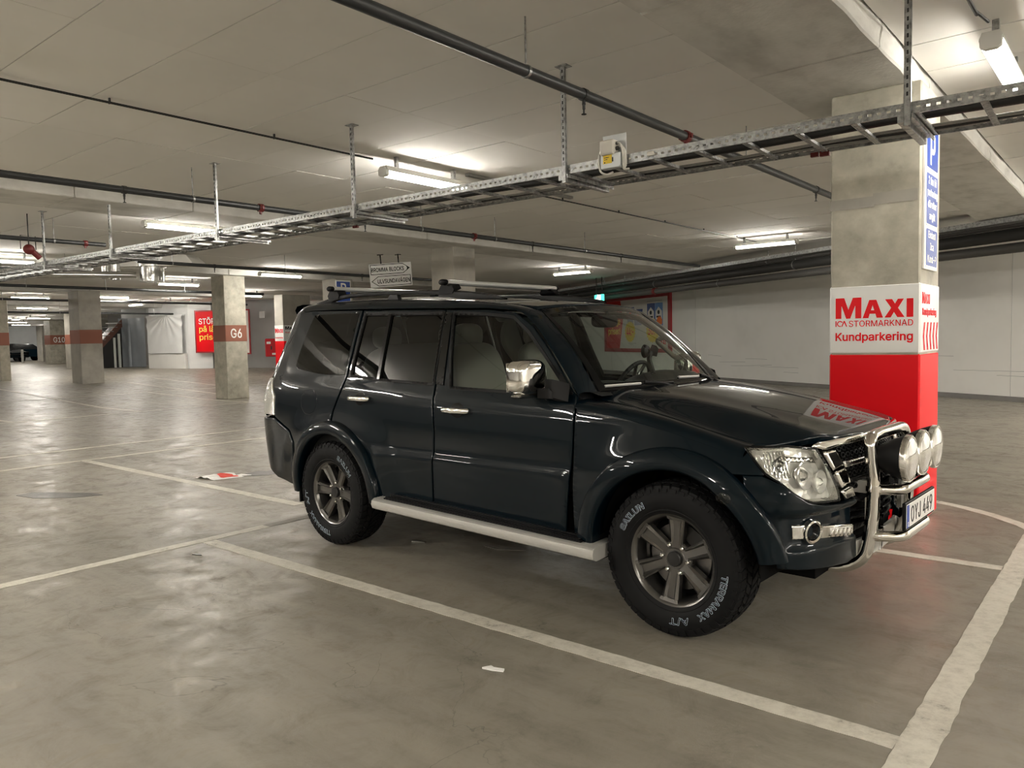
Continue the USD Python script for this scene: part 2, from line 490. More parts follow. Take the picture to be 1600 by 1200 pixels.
# ceiling: slab above, boards below it as parts
ceiling = thing('ceiling', kind='structure')
obj('ceiling_slab', box(X0, X1, Y0, Y1, CEIL + .03, CEIL + .3), 'ceiling_slab', ceiling, smooth=False)
BEAMS = [(-2.28, -1.36), (-11.13, -10.12), (-19.70, -18.72), (-28.4, -27.4), (-37.4, -36.4), (-46.4, -45.4), (-55.5, -54.5)]
cols = [(-1.36, 1.3), (1.3, 4.0), (-10.12, -7.6), (-7.6, -5.02), (-5.02, -2.28), (-18.72, -16.2), (-16.2, -13.65), (-13.65, -11.13)]
for (xa, xb) in cols:
    y = .66 + .02
    if xb > -1:
        y = 2.67
    far = 17.5 if xb > -11 else 15.0
    while y < far:
        d = rng.uniform(-.004, .004)
        g = .004
        if -11.2 < xa and not (xb > 2 and y > 9):
            obj('ceiling_board', box(xa + g, xb - g, y + g, y + .67 - g, CEIL + d, CEIL + .032), 'ceiling_board' if rng.random() < .6 else 'ceiling_board_pale', ceiling, smooth=False)
        elif xb <= -11:
            obj('ceiling_board', box(xa + g, xb - g, y + g, y + 1.34 - g, CEIL + d, CEIL + .032), 'ceiling_board' if rng.random() < .6 else 'ceiling_board_pale', ceiling, smooth=False)
            y += .67
        y += .67
rest = []
for (xa, xb) in [(-10.12, -2.28), (-1.36, 4.0), (-18.72, -11.13)]:
    far, near = (17.36 if xb > -11 else 15.42), .68
    if xb > 3:
        near, far = 2.67, 17.41
    rest += [box(xa, xb, Y0, near, CEIL, CEIL + .03), box(xa, xb, far, Y1, CEIL, CEIL + .03)]
rest += [box(4.0, X1, Y0, Y1, CEIL, CEIL + .03), box(1.3, 4.0, 9.3, 17.4, CEIL, CEIL + .031)]
for a, b in zip([BEAMS[k][0] for k in range(2, 7)], [BEAMS[k][1] for k in range(3, 7)] + [X0]):
    x = a
    while x > b + .1:
        x2 = max(b, x - 2.6)
        rest.append(box(x2 + .006, x - .006, Y0, Y1, CEIL, CEIL + .03))
        x = x2
obj('ceiling_board_field', cat(rest), 'ceiling_board', ceiling, smooth=False, kind='stuff')
for k, (xa, xb) in enumerate(BEAMS):
    t = thing('beam', kind='structure', label='concrete ceiling beam across the hall')
    ys = [Y0, -6, -2.2, 0.9, 2.4, 3.95, 5.46, 6.92, 9.9, 12.9, 15.9, 20, 26, 34, Y1] if k < 2 else [Y0, 5, 11, 20, 30, Y1]
    for ya, yb in zip(ys, ys[1:]):
        m = cbox(xa, xb, ya + .004, yb - .004, BEAM, CEIL + .06, .012)
        if k == 0:
            m = m.subdivide().subdivide().subdivide()
            v = m.vertices
            e = (v[:, 0] > xb - .06)
            v[:, 0] -= e * meshkit.fbm(v * [0, 9, 9], 3, 5) * .035
        obj('beam_segment', m, 'beam_concrete', t, smooth=25)

# walls
w = thing('wall_back', kind='structure')
p0, p1 = wallp(-26), wallp(34)
th = np.array([*(-WALL_N * .25), 0])
obj('wall_face', hull([p for q in (p0, p1) for dz in (-.02, CEIL + .1) for p in (q + [0, 0, dz], q + th + [0, 0, dz])]), 'wall_paint', w, smooth=False)
kerb = [wallp(-26, .02, 0), wallp(34, .02, 0)]
obj('kerb', hull([q + np.array([*(WALL_N * o), z]) for q in kerb for o, z in ((0, 0), (.06, 0), (0, .10), (.045, .10))]), 'wall_dark', w, smooth=False)
for s in (-9.3, -4.4, 1.7, 7.6):
    obj('wall_joint', frame_map(box(-.0025, .0025, .0, 3.0, -.002, .003), wallp(s, .001, .1), [*WALL_D, 0], [0, 0, 1], [*WALL_N, 0]), 'wall_grey', w, smooth=False)
scr = []
for s0, z0, L, sl in ((.4, .62, 1.3, -.02), (-.2, .55, 1.9, -.035), (-1.6, .50, 1.6, .0), (1.0, .78, .7, .05), (-2.6, .36, .6, .01), (-8.0, .62, 2.4, -.01), (-9.0, .50, 1.6, .01), (-.9, .72, 1.0, .0), (-7.2, .9, .8, 0)):
    scr.append(frame_map(hull([(0, -.004, 0), (0, .005, 0), (L, sl * L - .003, 0), (L, sl * L + .004, 0), (L / 2, sl * L / 2, .003)]), wallp(s0 - L, .001, z0), [*WALL_D, 0], [0, 0, 1], [*WALL_N, 0]))
obj('scuff_marks', cat(scr), 'wall_grey', w, smooth=False, kind='stuff')
for nm, b, mt in (('wall_far', (X0 - .3, X0, Y0, Y1, 0, CEIL + .2), 'wall_grey'), ('wall_right', (X1, X1 + .3, Y0, Y1, -.1, CEIL + .2), 'wall_paint'),
                  ('wall_front', (X0, X1, Y0 - .3, Y0, -.1, CEIL + .2), 'wall_paint'), ('wall_left', (X0, X1, Y1, Y1 + .3, -.1, CEIL + .2), 'wall_grey')):
    obj(nm, box(*b), mt, smooth=False, kind='structure')


# ------------------------------------------------------------------ columns
def shaft(x0, x1, y0, y1, z0, z1, c=.012):
    return cbox(x0, x1, y0, y1, z0, z1, c)


def letters_on(face, s, h, w, x, y, z, mat_, parent, bold=True, name='lettering'):
    """flat lettering on a face: '-y' reads along +x, '+x' reads along +y; (x, y, z) is the middle of the base line"""
    ex, ez = ((1, 0, 0), (0, -1, 0)) if face == '-y' else ((0, 1, 0), (1, 0, 0))
    obj(name, frame_map(text(s, h, w, bold, .002), (x, y, z), ex, (0, 0, 1), ez), mat_, parent, smooth=False)


red = thing('concrete_column', 'square concrete column wrapped red and white behind the car bonnet', 'column', (-1.63, 6.65, 0))
A, B = .32, .32
obj('shaft', shaft(-A, A, -B, B, 0, BEAM), 'column_concrete', red)
obj('red_wrap', cbox(-A - .006, A + .006, -B - .006, B + .006, .01, 1.30, .012), 'sign_red', red)
obj('white_wrap', cbox(-A - .006, A + .006, -B - .006, B + .006, 1.302, 1.83, .012), 'sign_white', red)
obj('form_board_mark', cat(box(-A - .0035, -.0, -B - .0035, -B + .01, 2.42, 2.50), box(-.01, A - .02, -B - .003, -B + .01, 2.435, 2.52)), 'column_concrete_grey', red)
F = -B - .0065
# MAXI in heavy slab letters, drawn by hand
gl = {'M': [[(0, 0), (.25, 0), (.25, .60), (.27, .60), (.46, 0), (.63, 0), (.83, .60), (.85, .60), (.85, 0), (1.10, 0), (1.10, 1), (.74, 1), (.55, .42), (.37, 1), (0, 1)]],
      'A': [[(0, 0), (.24, 0), (.29, .20), (.53, .20), (.58, 0), (.84, 0), (.56, .86), (.27, .86)], [(.34, .36), (.48, .36), (.41, .62)]],
      'X': [[(0, 0), (.25, 0), (.38, .25), (.52, 0), (.80, 0), (.54, .44), (.77, .86), (.53, .86), (.42, .64), (.30, .86), (.02, .86), (.27, .45)]],
      'I': [[(0, 0), (.26, 0), (.26, .86), (0, .86)]]}


def maxi(width, h, depth=.0015):
    x, out = 0, []
    for c, adv in (('M', 1.16), ('A', .90), ('X', .88), ('I', .26)):
        g = gl[c]
        m = trimesh.creation.extrude_polygon(Polygon(g[0], g[1:]), depth, engine='earcut')
        m.apply_translation([x, 0, 0])
        out.append(m)
        x += adv
    m = cat(out)
    m.vertices[:, 0] = (m.vertices[:, 0] / x - .5) * width
    m.vertices[:, 1] *= h
    return m


def put_y(m, x, z, y=F):
    return frame_map(m, (x, y, z), (1, 0, 0), (0, 0, 1), (0, -1, 0))


def put_x(m, y, z, x=A + .0065):
    return frame_map(m, (x, y, z), (0, 1, 0), (0, 0, 1), (1, 0, 0))


obj('lettering', put_y(maxi(.555, .160), 0, 1.577), 'letter_red', red, smooth=False)
# ICA: the C holds the leaning bar of the A
_c = Point(.034, .0225).buffer(.0225).difference(Point(.034, .0225).buffer(.0160)).difference(Polygon([(.034, .0225), (.070, .044), (.070, -.004), (.046, -.006)]))
_a = Polygon([(.044, 0), (.051, 0), (.0655, .034), (.080, 0), (.0875, 0), (.0695, .045), (.0625, .045)])
ica = cat(prism([(0, 0), (.0068, 0), (.0068, .045), (0, .045)], .0015), prism(_c, .0015), prism(_a, .0015))
obj('lettering', put_y(ica, -.278, 1.515), 'letter_red', red, smooth=False)
letters_on('-y', 'STORMARKNAD', .046, .455, .05, F, 1.513, 'letter_red', red, False)
letters_on('-y', 'Kundparkering', .060, .555, 0, F, 1.405, 'letter_red', red, True)
obj('lettering', put_x(maxi(.26, .085), -.15, 1.675), 'letter_red', red, smooth=False)
letters_on('+x', 'Kundparkering', .050, .48, A + .0065, -.03, 1.59, 'letter_red', red, True)
for k in range(5):
    y = -.21 + k * .112
    st = prism([(y, 0), (y + .04, 0), (y + .005, .105), (y + .04, .21), (y, .21), (y - .035, .105)], .0015)
    obj('chevron', put_x(st, 0, 1.325), 'letter_red', red, smooth=False)

# blue parking plates on the column's right face
X = -1.31 + .012
pl = thing('parking_sign', 'stack of blue and white parking plates high on the red and white column', 'sign', (X, 6.60, 0))
obj('backing_board', cbox(-.012, .008, -.235, .20, 1.93, 3.02, .004), 'sign_white', pl)


def plate(z0, z1, rows, big=False):
    w0, w1 = -.215, .185
    r = Polygon([(w0, z0), (w1, z0), (w1, z1), (w0, z1)]).buffer(-.035).buffer(.035)
    obj('plate_border', frame_map(prism(r, .003), (.008, 0, 0), (0, 1, 0), (0, 0, 1), (1, 0, 0)), 'white_letter', pl, smooth=False)
    obj('plate_face', frame_map(prism(r.buffer(-.014), .003), (.0095, 0, 0), (0, 1, 0), (0, 0, 1), (1, 0, 0)), 'sign_blue', pl, smooth=False)
    for s, z, h, wd in rows:
        obj('lettering', frame_map(text(s, h, wd, True, .0015), (.0126, -.015, z), (0, 1, 0), (0, 0, 1), (1, 0, 0)), 'white_letter', pl, smooth=False)


plate(2.67, 3.0, [('P', 2.715, .235, .17)])
plate(2.255, 2.655, [('2 tim fri', 2.565, .055, .27), ('parkering', 2.478, .052, .34), ('därefter', 2.392, .052, .30), ('avgift', 2.306, .052, .20)])
plate(1.945, 2.245, [('Endast', 2.165, .052, .25), ('Ica', 2.078, .052, .12), ('Kund-P', 1.985, .052, .29)])


def column(x0, y0, label, w=.63, d=.63, band=None, tag=None, mat_='column_concrete_grey', z0=0.0, zb=(1.54, 1.99), face='+x'):
    """x0: the face towards the camera (+x side), y0: the near side"""
    t = thing('concrete_column', label, 'column', (x0 - w / 2, y0 + d / 2, z0))
    obj('shaft', shaft(-w / 2, w / 2, -d / 2, d / 2, 0, BEAM - z0 + .02), mat_, t)
    if band:
        obj('painted_band', cbox(-w / 2 - .004, w / 2 + .004, -d / 2 - .004, d / 2 + .004, zb[0], zb[1], .012), band, t)
    if tag:
        h = (zb[1] - zb[0]) * .52
        letters_on('+x', tag, h, h * .70 * len(tag), w / 2 + .0045, 0, zb[0] + (zb[1] - zb[0]) * .24, 'white_letter', t)
    return t


column(-10.55, 11.02, 'bare grey concrete column rising behind the car roof')
column(-18.95, 10.97, 'pale concrete column with a brown band lettered G6', band='band_brown', tag='G6', mat_='column_concrete')
column(-26.9, 10.42, 'wide grey concrete column with a plain brown band, left of the one lettered G6', w=.80, d=.70, band='band_brown', z0=.25, zb=(1.33, 1.80))
column(-57.0, 20.2, 'distant pale column with a brown band lettered G10', w=1.0, d=1.1, band='band_brown', tag='G10', mat_='column_concrete', z0=.38, zb=(1.3, 1.95))
column(-42.1, 15.85, 'dim concrete column with a brown band half hidden by a nearer one', w=.7, d=.75, band='band_brown', z0=.38, zb=(1.25, 1.75))
column(-70.0, 24.2, 'far bare column beside the parked dark cars', w=1.2, d=2.0, z0=.38)
lc = column(-30.2, 9.12, 'column at the left picture edge with a blue plate and brown band', w=.7, d=.30, band='band_brown', mat_='column_concrete', z0=.38, zb=(1.2, 1.65))
obj('plate_face', cbox(-.16, .28, -.175, -.155, 1.78, 2.62, .004), 'sign_white', lc)
obj('plate_face', cbox(-.12, .20, -.180, -.170, 2.22, 2.56, .004), 'sign_blue', lc)
obj('plate_face', cbox(-.12, .20, -.180, -.170, 1.84, 2.18, .004), 'sign_blue', lc)
pc = column(-18.2, 14.05, 'concrete column carrying a blue parking plate, seen over the car roof')
mx = thing('concrete_column', 'distant concrete column wrapped red and white beside the car tailgate', 'column', (-25.35, 17.5, 0))
obj('shaft', shaft(-.28, .28, -.62, .62, .2, BEAM), 'column_concrete_grey', mx)
obj('red_wrap', cbox(-.29, .29, -.63, .63, .2, 1.55, .012), 'sign_red', mx)
obj('white_wrap', cbox(-.29, .29, -.63, .63, 1.552, 2.15, .012), 'sign_white', mx)
obj('lettering', put_y(maxi(.50, .17), 0, 1.86, -.632), 'letter_red', mx, smooth=False)
obj('lettering', put_y(text('Kundparkering', .05, .48, True, .0015), 0, 1.66, -.632), 'letter_red', mx, smooth=False)
obj('lettering', frame_map(maxi(.50, .12), (.292, -.3, 1.98), (0, 1, 0), (0, 0, 1), (1, 0, 0)), 'black_print', mx, smooth=False)
obj('lettering', frame_map(text('Kundparkering', .05, .7, True, .0015), (.292, -.2, 1.85), (0, 1, 0), (0, 0, 1), (1, 0, 0)), 'letter_red', mx, smooth=False)

bp = thing('parking_sign', 'blue letter P plate on the far column above the roof rack', 'sign', (-18.17, 14.30, .17))
obj('plate_border', cbox(-.02, .015, -.27, .27, 2.30, 3.10, .006), 'sign_white', bp)
obj('plate_face', cbox(.0, .02, -.24, .24, 2.66, 3.06, .004), 'sign_blue', bp)
obj('plate_face', cbox(.0, .02, -.24, .24, 2.33, 2.62, .004), 'sign_blue', bp)
obj('lettering', frame_map(text('P', .30, .2, True, .002), (.021, 0, 2.71), (0, 1, 0), (0, 0, 1), (1, 0, 0)), 'white_letter', bp, smooth=False)

# ---- car body surface: one plan curve round the right half, inset with height ----
_pc = np.array([(-3.98,0),(-3.98,-.42),(-3.95,-.62),(-3.87,-.755),(-3.70,-.835),(-3.4,-.868),(-2.8,-.885),(-1.7,-.89),(-.7,-.888),(0,-.885),
                (.28,-.88),(.43,-.862),(.535,-.82),(.60,-.75),(.65,-.62),(.69,-.43),(.72,-.22),(.73,0)])
_t = np.concatenate([[0],np.cumsum(np.hypot(*np.diff(_pc,axis=0).T))])
_px, _py = PchipInterpolator(_t,_pc[:,0]), PchipInterpolator(_t,_pc[:,1])
_tt = np.linspace(0,_t[-1],1500)
def _smooth(a,k=25):
    e=np.concatenate([2*a[0]-a[k:0:-1],a,2*a[-1]-a[-2:-k-2:-1]]); w=np.hanning(2*k+1); w/=w.sum()
    return np.convolve(e,w,'valid')
_sx,_sy=_smooth(_px(_tt)),_smooth(_py(_tt))
_dx,_dy=np.gradient(_sx,_tt),np.gradient(_sy,_tt)
_n=np.stack([-_dy,_dx],1); _n/=np.linalg.norm(_n,axis=1)[:,None]   # points inward (left of travel)
UMAX=_t[-1]
_dz = PchipInterpolator([.25, .40, .52, .66, .80, .93, 1.03, 1.09, 1.13, 1.17, 1.22, 1.33, 1.44, 1.55, 1.65, 1.71, 1.75, 1.78, 1.81],
                        [.06, .030, .018, .006, 0, .004, .014, .029, .044, .060, .0765, .1135, .1515, .1905, .2270, .2500, .2710, .296, .340])
def inset(z,x): return _dz(np.clip(z-.025*(-x-1.0),.25,1.81))
def FS(u,z):
    u=np.clip(u,0,UMAX); x=np.interp(u,_tt,_sx); y=np.interp(u,_tt,_sy); n0=np.interp(u,_tt,_n[:,0]); n1=np.interp(u,_tt,_n[:,1])
    d=inset(z,x)
    f=np.clip((x+.2)/.5,0,1); d=d*(1-f)+f*(d+np.clip(z-.72,0,1)**1.5*.35)      # the nose leans back
    r=np.clip((-3.5-x)/.3,0,1); d=d+r*np.clip(z-1.0,0,1)*.10
    return np.stack([x+n0*d,y+n1*d,z+0*x],-1)
def u_of_x(x): return np.interp(x,_sx[120:-20],_tt[120:-20]) 
_h0=PchipInterpolator([-.70,-.5,-.2,.1,.4,.56,.64,.70,.76],[1.215,1.197,1.166,1.118,1.056,1.018,.988,.945,.89])
def FH(x,y):
    a=np.abs(y)
    t=np.clip((a-.49)/.26,0,1); drop=.020*(a/.72)**2+(.045+.042*np.clip((x+.3)/.6,0,1.2))*t*t*(3-2*t)
    b=.008*(1/(1+np.exp((a-.36)/.03)))
    return np.stack([x,y,_h0(np.clip(x,-.7,.76))-drop+b],-1)
_r0=PchipInterpolator([-3.75,-3.6,-3.3,-2.8,-2.0,-1.4,-1.15,-1.0,-.9],[1.755,1.795,1.815,1.815,1.780,1.730,1.704,1.685,1.665])
def FR(x,y): return np.stack([x,y,_r0(np.clip(x,-3.75,-.9))-.10*np.abs(y)**2-.10*np.clip(np.abs(y)-.5,0,1)**2],-1)
def FW(w,v):  # windshield: w lateral -1..1, v 0 bottom..1 top
    a=np.abs(w)
    B=np.stack([-.42-.135*a**2.2, .665*w, 1.185-.015*a**2],-1)
    T=np.stack([-1.02-.06*a**2.2, .537*w, 1.684-.034*a**2],-1)
    v=np.asarray(v)[...,None]; m=B+(T-B)*v
    m[...,2]+=.02*np.sin(np.pi*v[...,0]); m[...,0]+=.02*np.sin(np.pi*v[...,0])
    return m
FR_ARCH, RR_ARCH = (0.0, .385), (-2.735, .380)


def sstep(t):
    t = np.clip(t, 0, 1)
    return t * t * (3 - 2 * t)


def nrm(F, u, v, e=2e-3):
    a = F(u + e, v) - F(u - e, v)
    b = F(u, v + e) - F(u, v - e)
    n = np.cross(a, b)
    return n / np.maximum(np.linalg.norm(n, axis=-1, keepdims=True), 1e-12)


def FB(u, z):
    """body side with swollen wheel arches, the stepped lower door and the bumper ledge"""
    p = FS(u, z)
    x = p[..., 0]
    lift = 0.0
    for (cx, cz) in (FR_ARCH, RR_ARCH):
        r = np.hypot(x - cx, z - cz)
        lift = lift + .030 * sstep((.80 - r) / .30) * sstep((1.0 - z) / .25 + .2)
    lift = lift + .022 * sstep((.785 - z) / .070) * sstep((x + 2.35) / .12) * sstep((-.56 - x) / .10)
    lift = lift + .022 * sstep((x - .45) / .08) * (sstep((z - .655) / .03) * sstep((.86 - z) / .1))
    lift = lift - .030 * sstep((x - .50) / .05) * sstep((.66 - z) / .02) * sstep((z - .50) / .03) * sstep((.715 - x) / .02)
    e = 2e-3
    n = nrm(FS, u, z)
    return p + n * np.asarray(lift)[..., None]


def ux(pts):
    return [(float(u_of_x(x)), z) for x, z in pts]


def patch(F, poly, h=.035, r=.006, t=.014, lift=0.0, flange=True):
    """panel of a surface: polygon in the surface's own coordinates, rolled edge, folded flange. Returns (v, f, n)."""
    P = poly if hasattr(poly, 'geom_type') else Polygon(poly)
    P = P.buffer(0)
    pts, dep, nd = [], [], []
    inner = P.buffer(-r, join_style=2)
    for dist, dp in ((0, 1.0), (r * .30, .29), (r, 0)):
        Q = P.buffer(-dist, join_style=2) if dist else P
        for g in getattr(Q, 'geoms', [Q]):
            for ring in [g.exterior, *g.interiors]:
                c = np.array(shapely.segmentize(ring, h).coords)[:-1]
                pts.append(c)
                dep.append(np.full(len(c), dp * r))
                if dist == r:
                    nd.append(np.zeros((len(c), 2)))
                else:
                    L = inner.boundary
                    q = np.array([shapely.line_interpolate_point(L, L.project(Point(a))).coords[0] for a in c])
                    d = c - q
                    d /= np.maximum(np.linalg.norm(d, axis=1, keepdims=True), 1e-9)
                    nd.append(d * (.9 if dist == 0 else .5))
    x0, y0, x1, y1 = P.bounds
    gx, gy = np.meshgrid(np.arange(x0 + h / 2, x1, h), np.arange(y0 + h / 2, y1, h))
    gx = gx + (np.arange(gx.shape[0]) % 2)[:, None] * h / 2
    G = np.stack([gx.ravel(), gy.ravel()], 1)
    core = P.buffer(-r - h * .45)
    G = G[shapely.contains_xy(core, G[:, 0], G[:, 1])] if not core.is_empty else G[:0]
    pts.append(G)
    dep.append(np.zeros(len(G)))
    nd.append(np.zeros((len(G), 2)))
    pts, dep, nd = np.vstack(pts), np.concatenate(dep), np.vstack(nd)
    tri = Delaunay(pts).simplices
    c = pts[tri].mean(1)
    a, b, d = pts[tri[:, 0]], pts[tri[:, 1]], pts[tri[:, 2]]
    area = (b[:, 0] - a[:, 0]) * (d[:, 1] - a[:, 1]) - (b[:, 1] - a[:, 1]) * (d[:, 0] - a[:, 0])
    tri = np.where((area < 0)[:, None], tri[:, ::-1], tri)
    tri = tri[shapely.contains_xy(P, c[:, 0], c[:, 1]) & (np.abs(area) > 1e-9)]
    N = nrm(F, pts[:, 0], pts[:, 1])
    e = 2e-3
    du = F(pts[:, 0] + e, pts[:, 1]) - F(pts[:, 0] - e, pts[:, 1])
    dv = F(pts[:, 0], pts[:, 1] + e) - F(pts[:, 0], pts[:, 1] - e)
    du /= np.linalg.norm(du, axis=1, keepdims=True)
    dv /= np.linalg.norm(dv, axis=1, keepdims=True)
    V = F(pts[:, 0], pts[:, 1]) + N * (lift - dep)[:, None]
    k = np.linalg.norm(nd, axis=1, keepdims=True)
    nn = N * np.sqrt(np.maximum(1 - k * k, 0)) + du * nd[:, :1] + dv * nd[:, 1:]
    nn /= np.linalg.norm(nn, axis=1, keepdims=True)
    if flange:
        E = np.vstack([tri[:, [0, 1]], tri[:, [1, 2]], tri[:, [2, 0]]])
        key = np.sort(E, 1)
        _, inv, cnt = np.unique(key, axis=0, return_inverse=True, return_counts=True)
        B = E[cnt[inv.ravel()] == 1]
        m = len(V)
        i = np.unique(B)
        mp = {int(q): m + s for s, q in enumerate(i)}
        o = (du * nd[:, :1] + dv * nd[:, 1:])[i]
        on = np.linalg.norm(o, axis=1, keepdims=True)
        o = np.where(on > 0, o / np.maximum(on, 1e-9), N[i])
        V = np.vstack([V, V[i], V[i] - N[i] * t])
        nn = np.vstack([nn, o, o])
        s = len(i)
        fl = []
        for p, q in B:
            p1, q1 = mp[int(p)], mp[int(q)]
            fl += [(q1, p1, p1 + s), (q1, p1 + s, q1 + s)]
        tri = np.vstack([tri, fl])
    return V, tri, nn


def joinp(*ps):
    V, T, N, k = [], [], [], 0
    for p in ps:
        if not isinstance(p, tuple):
            v, f, n = meshkit.arrays(p, 40)
            p = (v, f, n)
        V.append(p[0])
        T.append(np.asarray(p[1]) + k)
        N.append(p[2])
        k += len(p[0])
    return np.vstack(V), np.vstack(T), np.vstack(N)


car = thing('car', 'dark blue-green four-wheel-drive car with chrome bull bar and roof bars', 'car', (-1.7352, 4.2102, 0), -0.0346)


def both(name, m, mt, **kw):
    a = obj(name, m, mt, car, **kw)
    b = obj(name, mirror(m), mt, car, **kw)
    return a, b


def sub2(pair, name, m, mt, **kw):
    obj(name, m, mt, pair[0], **kw)
    obj(name, mirror(m), mt, pair[1], **kw)


def circ(c, r, a0=0, a1=360, n=60):
    a = np.radians(np.linspace(a0, a1, n))
    return [(c[0] + r * math.cos(q), c[1] + r * math.sin(q)) for q in a]


def arch(c, r):
    """wheel opening in (u, z)"""
    pts = [(c[0] + r, .2)] + circ(c, r, 0, 180, 50) + [(c[0] - r, .2)]
    return Polygon(ux(pts))


def U(pts):
    return Polygon(ux(pts))


# ---- doors
fd = U([(-.602, 1.155), (-.85, 1.405), (-1.01, 1.545), (-1.165, 1.630), (-1.4, 1.657), (-1.774, 1.672), (-1.716, 1.237), (-1.672, .88), (-1.682, .634), (-1.70, .43), (-.64, .405), (-.612, .676), (-.600, .9)])
fw = U([(-1.690, 1.639), (-1.4, 1.624), (-1.173, 1.597), (-1.034, 1.507), (-.882, 1.374), (-.72, 1.225), (-.695, 1.165), (-1.067, 1.171), (-1.575, 1.183), (-1.628, 1.358)])
rd = U([(-1.786, 1.673), (-2.645, 1.700), (-2.645, 1.23), (-2.68, 1.10), (-2.735, .99), (-2.752, .84), (-2.75, .40), (-1.712, .43), (-1.694, .634), (-1.684, .88), (-1.728, 1.237)]).difference(arch(RR_ARCH, .50))
rw = U([(-1.780, 1.642), (-2.322, 1.657), (-2.282, 1.219), (-1.748, 1.199), (-1.756, 1.439)])
rv = U([(-2.345, 1.658), (-2.610, 1.666), (-2.612, 1.379), (-2.604, 1.240), (-2.306, 1.220)])
for g in (rd,):
    if hasattr(g, 'geoms'):
        rd = max(g.geoms, key=lambda q: q.area)
front_door = both('front_door', patch(FB, fd.difference(fw), .03), 'car_paint')
rear_door = both('rear_door', patch(FB, rd.difference(rw).difference(rv), .03), 'car_paint')
sub2(front_door, 'window_glass', patch(FB, fw.buffer(.012), .06, r=.001, t=.003, lift=-.010), 'side_glass')
sub2(rear_door, 'window_glass', patch(FB, rw.buffer(.010), .06, r=.001, t=.003, lift=-.010), 'privacy_glass')
sub2(rear_door, 'window_glass', patch(FB, rv.buffer(.010), .06, r=.001, t=.003, lift=-.010), 'privacy_glass')
for pr, wn in ((front_door, fw), (rear_door, rw), (rear_door, rv)):
    sub2(pr, 'window_seal', patch(FB, wn.buffer(.016).difference(wn.buffer(-.004)), .05, r=.003, t=.012, lift=.003), 'rubber_seal')
# black mirror corner of the front door and the blacked pillar between the doors
sub2(front_door, 'mirror_corner', patch(FB, U([(-.635, 1.170), (-.735, 1.272), (-.725, 1.18)]).buffer(.006), .03, r=.003, lift=.006), 'satin_black')
sub2(front_door, 'pillar_cover', patch(FB, U([(-1.640, 1.19), (-1.703, 1.645), (-1.762, 1.655), (-1.712, 1.215), (-1.705, 1.195)]), .03, r=.003, t=.010, lift=.008), 'gloss_black')
sub2(rear_door, 'pillar_cover', patch(FB, U([(-1.735, 1.205), (-1.792, 1.655), (-1.776, 1.655), (-1.742, 1.205)]).buffer(.004), .03, r=.002, t=.010, lift=.008), 'gloss_black')
sub2(rear_door, 'window_divider', patch(FB, U([(-2.2815, 1.217), (-2.322, 1.658), (-2.346, 1.658), (-2.306, 1.218)]).buffer(.004), .04, r=.003, t=.006, lift=.005), 'gloss_black')


def handle(xa, xb, z):
    """chrome pull handle across a dark recess"""
    xm, out = (xa + xb) / 2, []
    u = np.array([u_of_x(xm)])
    c = FB(u, np.array([z]))[0]
    y = c[1]
    grip = tube([(xa, y - .012, z), (xa + .02, y - .040, z + .002), (xm, y - .046, z + .003), (xb - .02, y - .040, z), (xb, y - .012, z - .002)], .0, section=np.array([(math.cos(a) * .016, math.sin(a) * .009) for a in np.linspace(0, 2 * PI, 12, endpoint=False)]), fillet=.02) if False else None
    p = [(xa, y - .010), (xa + .015, y - .034), (xm, y - .044), (xb - .015, y - .034), (xb, y - .010)]
    rows = []
    for a in np.linspace(0, 2 * PI, 13):
        rows.append([(px, py - .010 * math.cos(a), z + .0165 * math.sin(a)) for px, py in p])
    m = loft(rows)
    m.fix_normals()
    ends = [ellipsoid((xa + .006, y - .012, z), (.016, .022, .018)), ellipsoid((xb - .006, y - .012, z), (.016, .022, .018))]
    cup = patch(FB, Polygon(circ((float(u_of_x(xm)), z + .002), 1, 0, 360, 24)) if False else shapely.affinity.scale(Polygon(circ((float(u_of_x(xm)), z), .058, 0, 360, 28)), 1.0, .80), .02, r=.003, t=.004, lift=.0025)
    return cat(m, *ends), cup


import shapely.affinity
for pr, (xa, xb, z) in ((front_door, (-1.590, -1.372, 1.045)), (rear_door, (-2.545, -2.335, 1.082))):
    g, cup = handle(xa, xb, z)
    sub2(pr, 'door_handle', g, 'chrome', smooth=50, label='chrome pull handle')
    sub2(pr, 'handle_recess', cup, 'gloss_black')

# ---- front wing, rear quarter
he = np.array([(-.60, -.712), (-.546, -.718), (-.40, -.742), (-.249, -.760), (-.05, -.765), (.111, -.763), (.24, -.752), (.316, -.736), (.352, -.722)])
hz = FH(he[:, 0], he[:, 1])
wing_top = [(float(x), float(z) - .045) for x, z in zip(he[:, 0], hz[:, 2])]
wing = U(wing_top[1:] + [(.372, .935), (.400, .900), (.452, .842), (.440, .836), (.30, .832), (.2, .2), (-.588, .2), (-.588, 1.10)]).difference(arch(FR_ARCH, .49)).intersection(U([(-2, .405), (.6, .405), (.6, 2), (-2, 2)]))
wing = max(getattr(wing, 'geoms', [wing]), key=lambda q: q.area)
k = 8
A = FB(u_of_x(he[:, 0]), np.array([z for _, z in wing_top]) - .004)
A2 = FB(u_of_x(he[:, 0]), np.array([z for _, z in wing_top]) + .018)
rows = []
for s in np.linspace(0, 1, k):
    ctrl = np.column_stack([he[:, 0], A2[:, 1] + .006, hz[:, 2] + .004])
    rows.append((1 - s) ** 2 * A + 2 * s * (1 - s) * ctrl + s * s * (hz + [0, -.004, 0]))
rows.append(hz + [0, -.003, -.02])
sh = loft(rows)
if sh.face_normals[:, 2].mean() < 0:
    sh.faces = sh.faces[:, ::-1]
front_wing = both('front_wing', joinp(patch(FB, wing, .03), sh), 'car_paint')
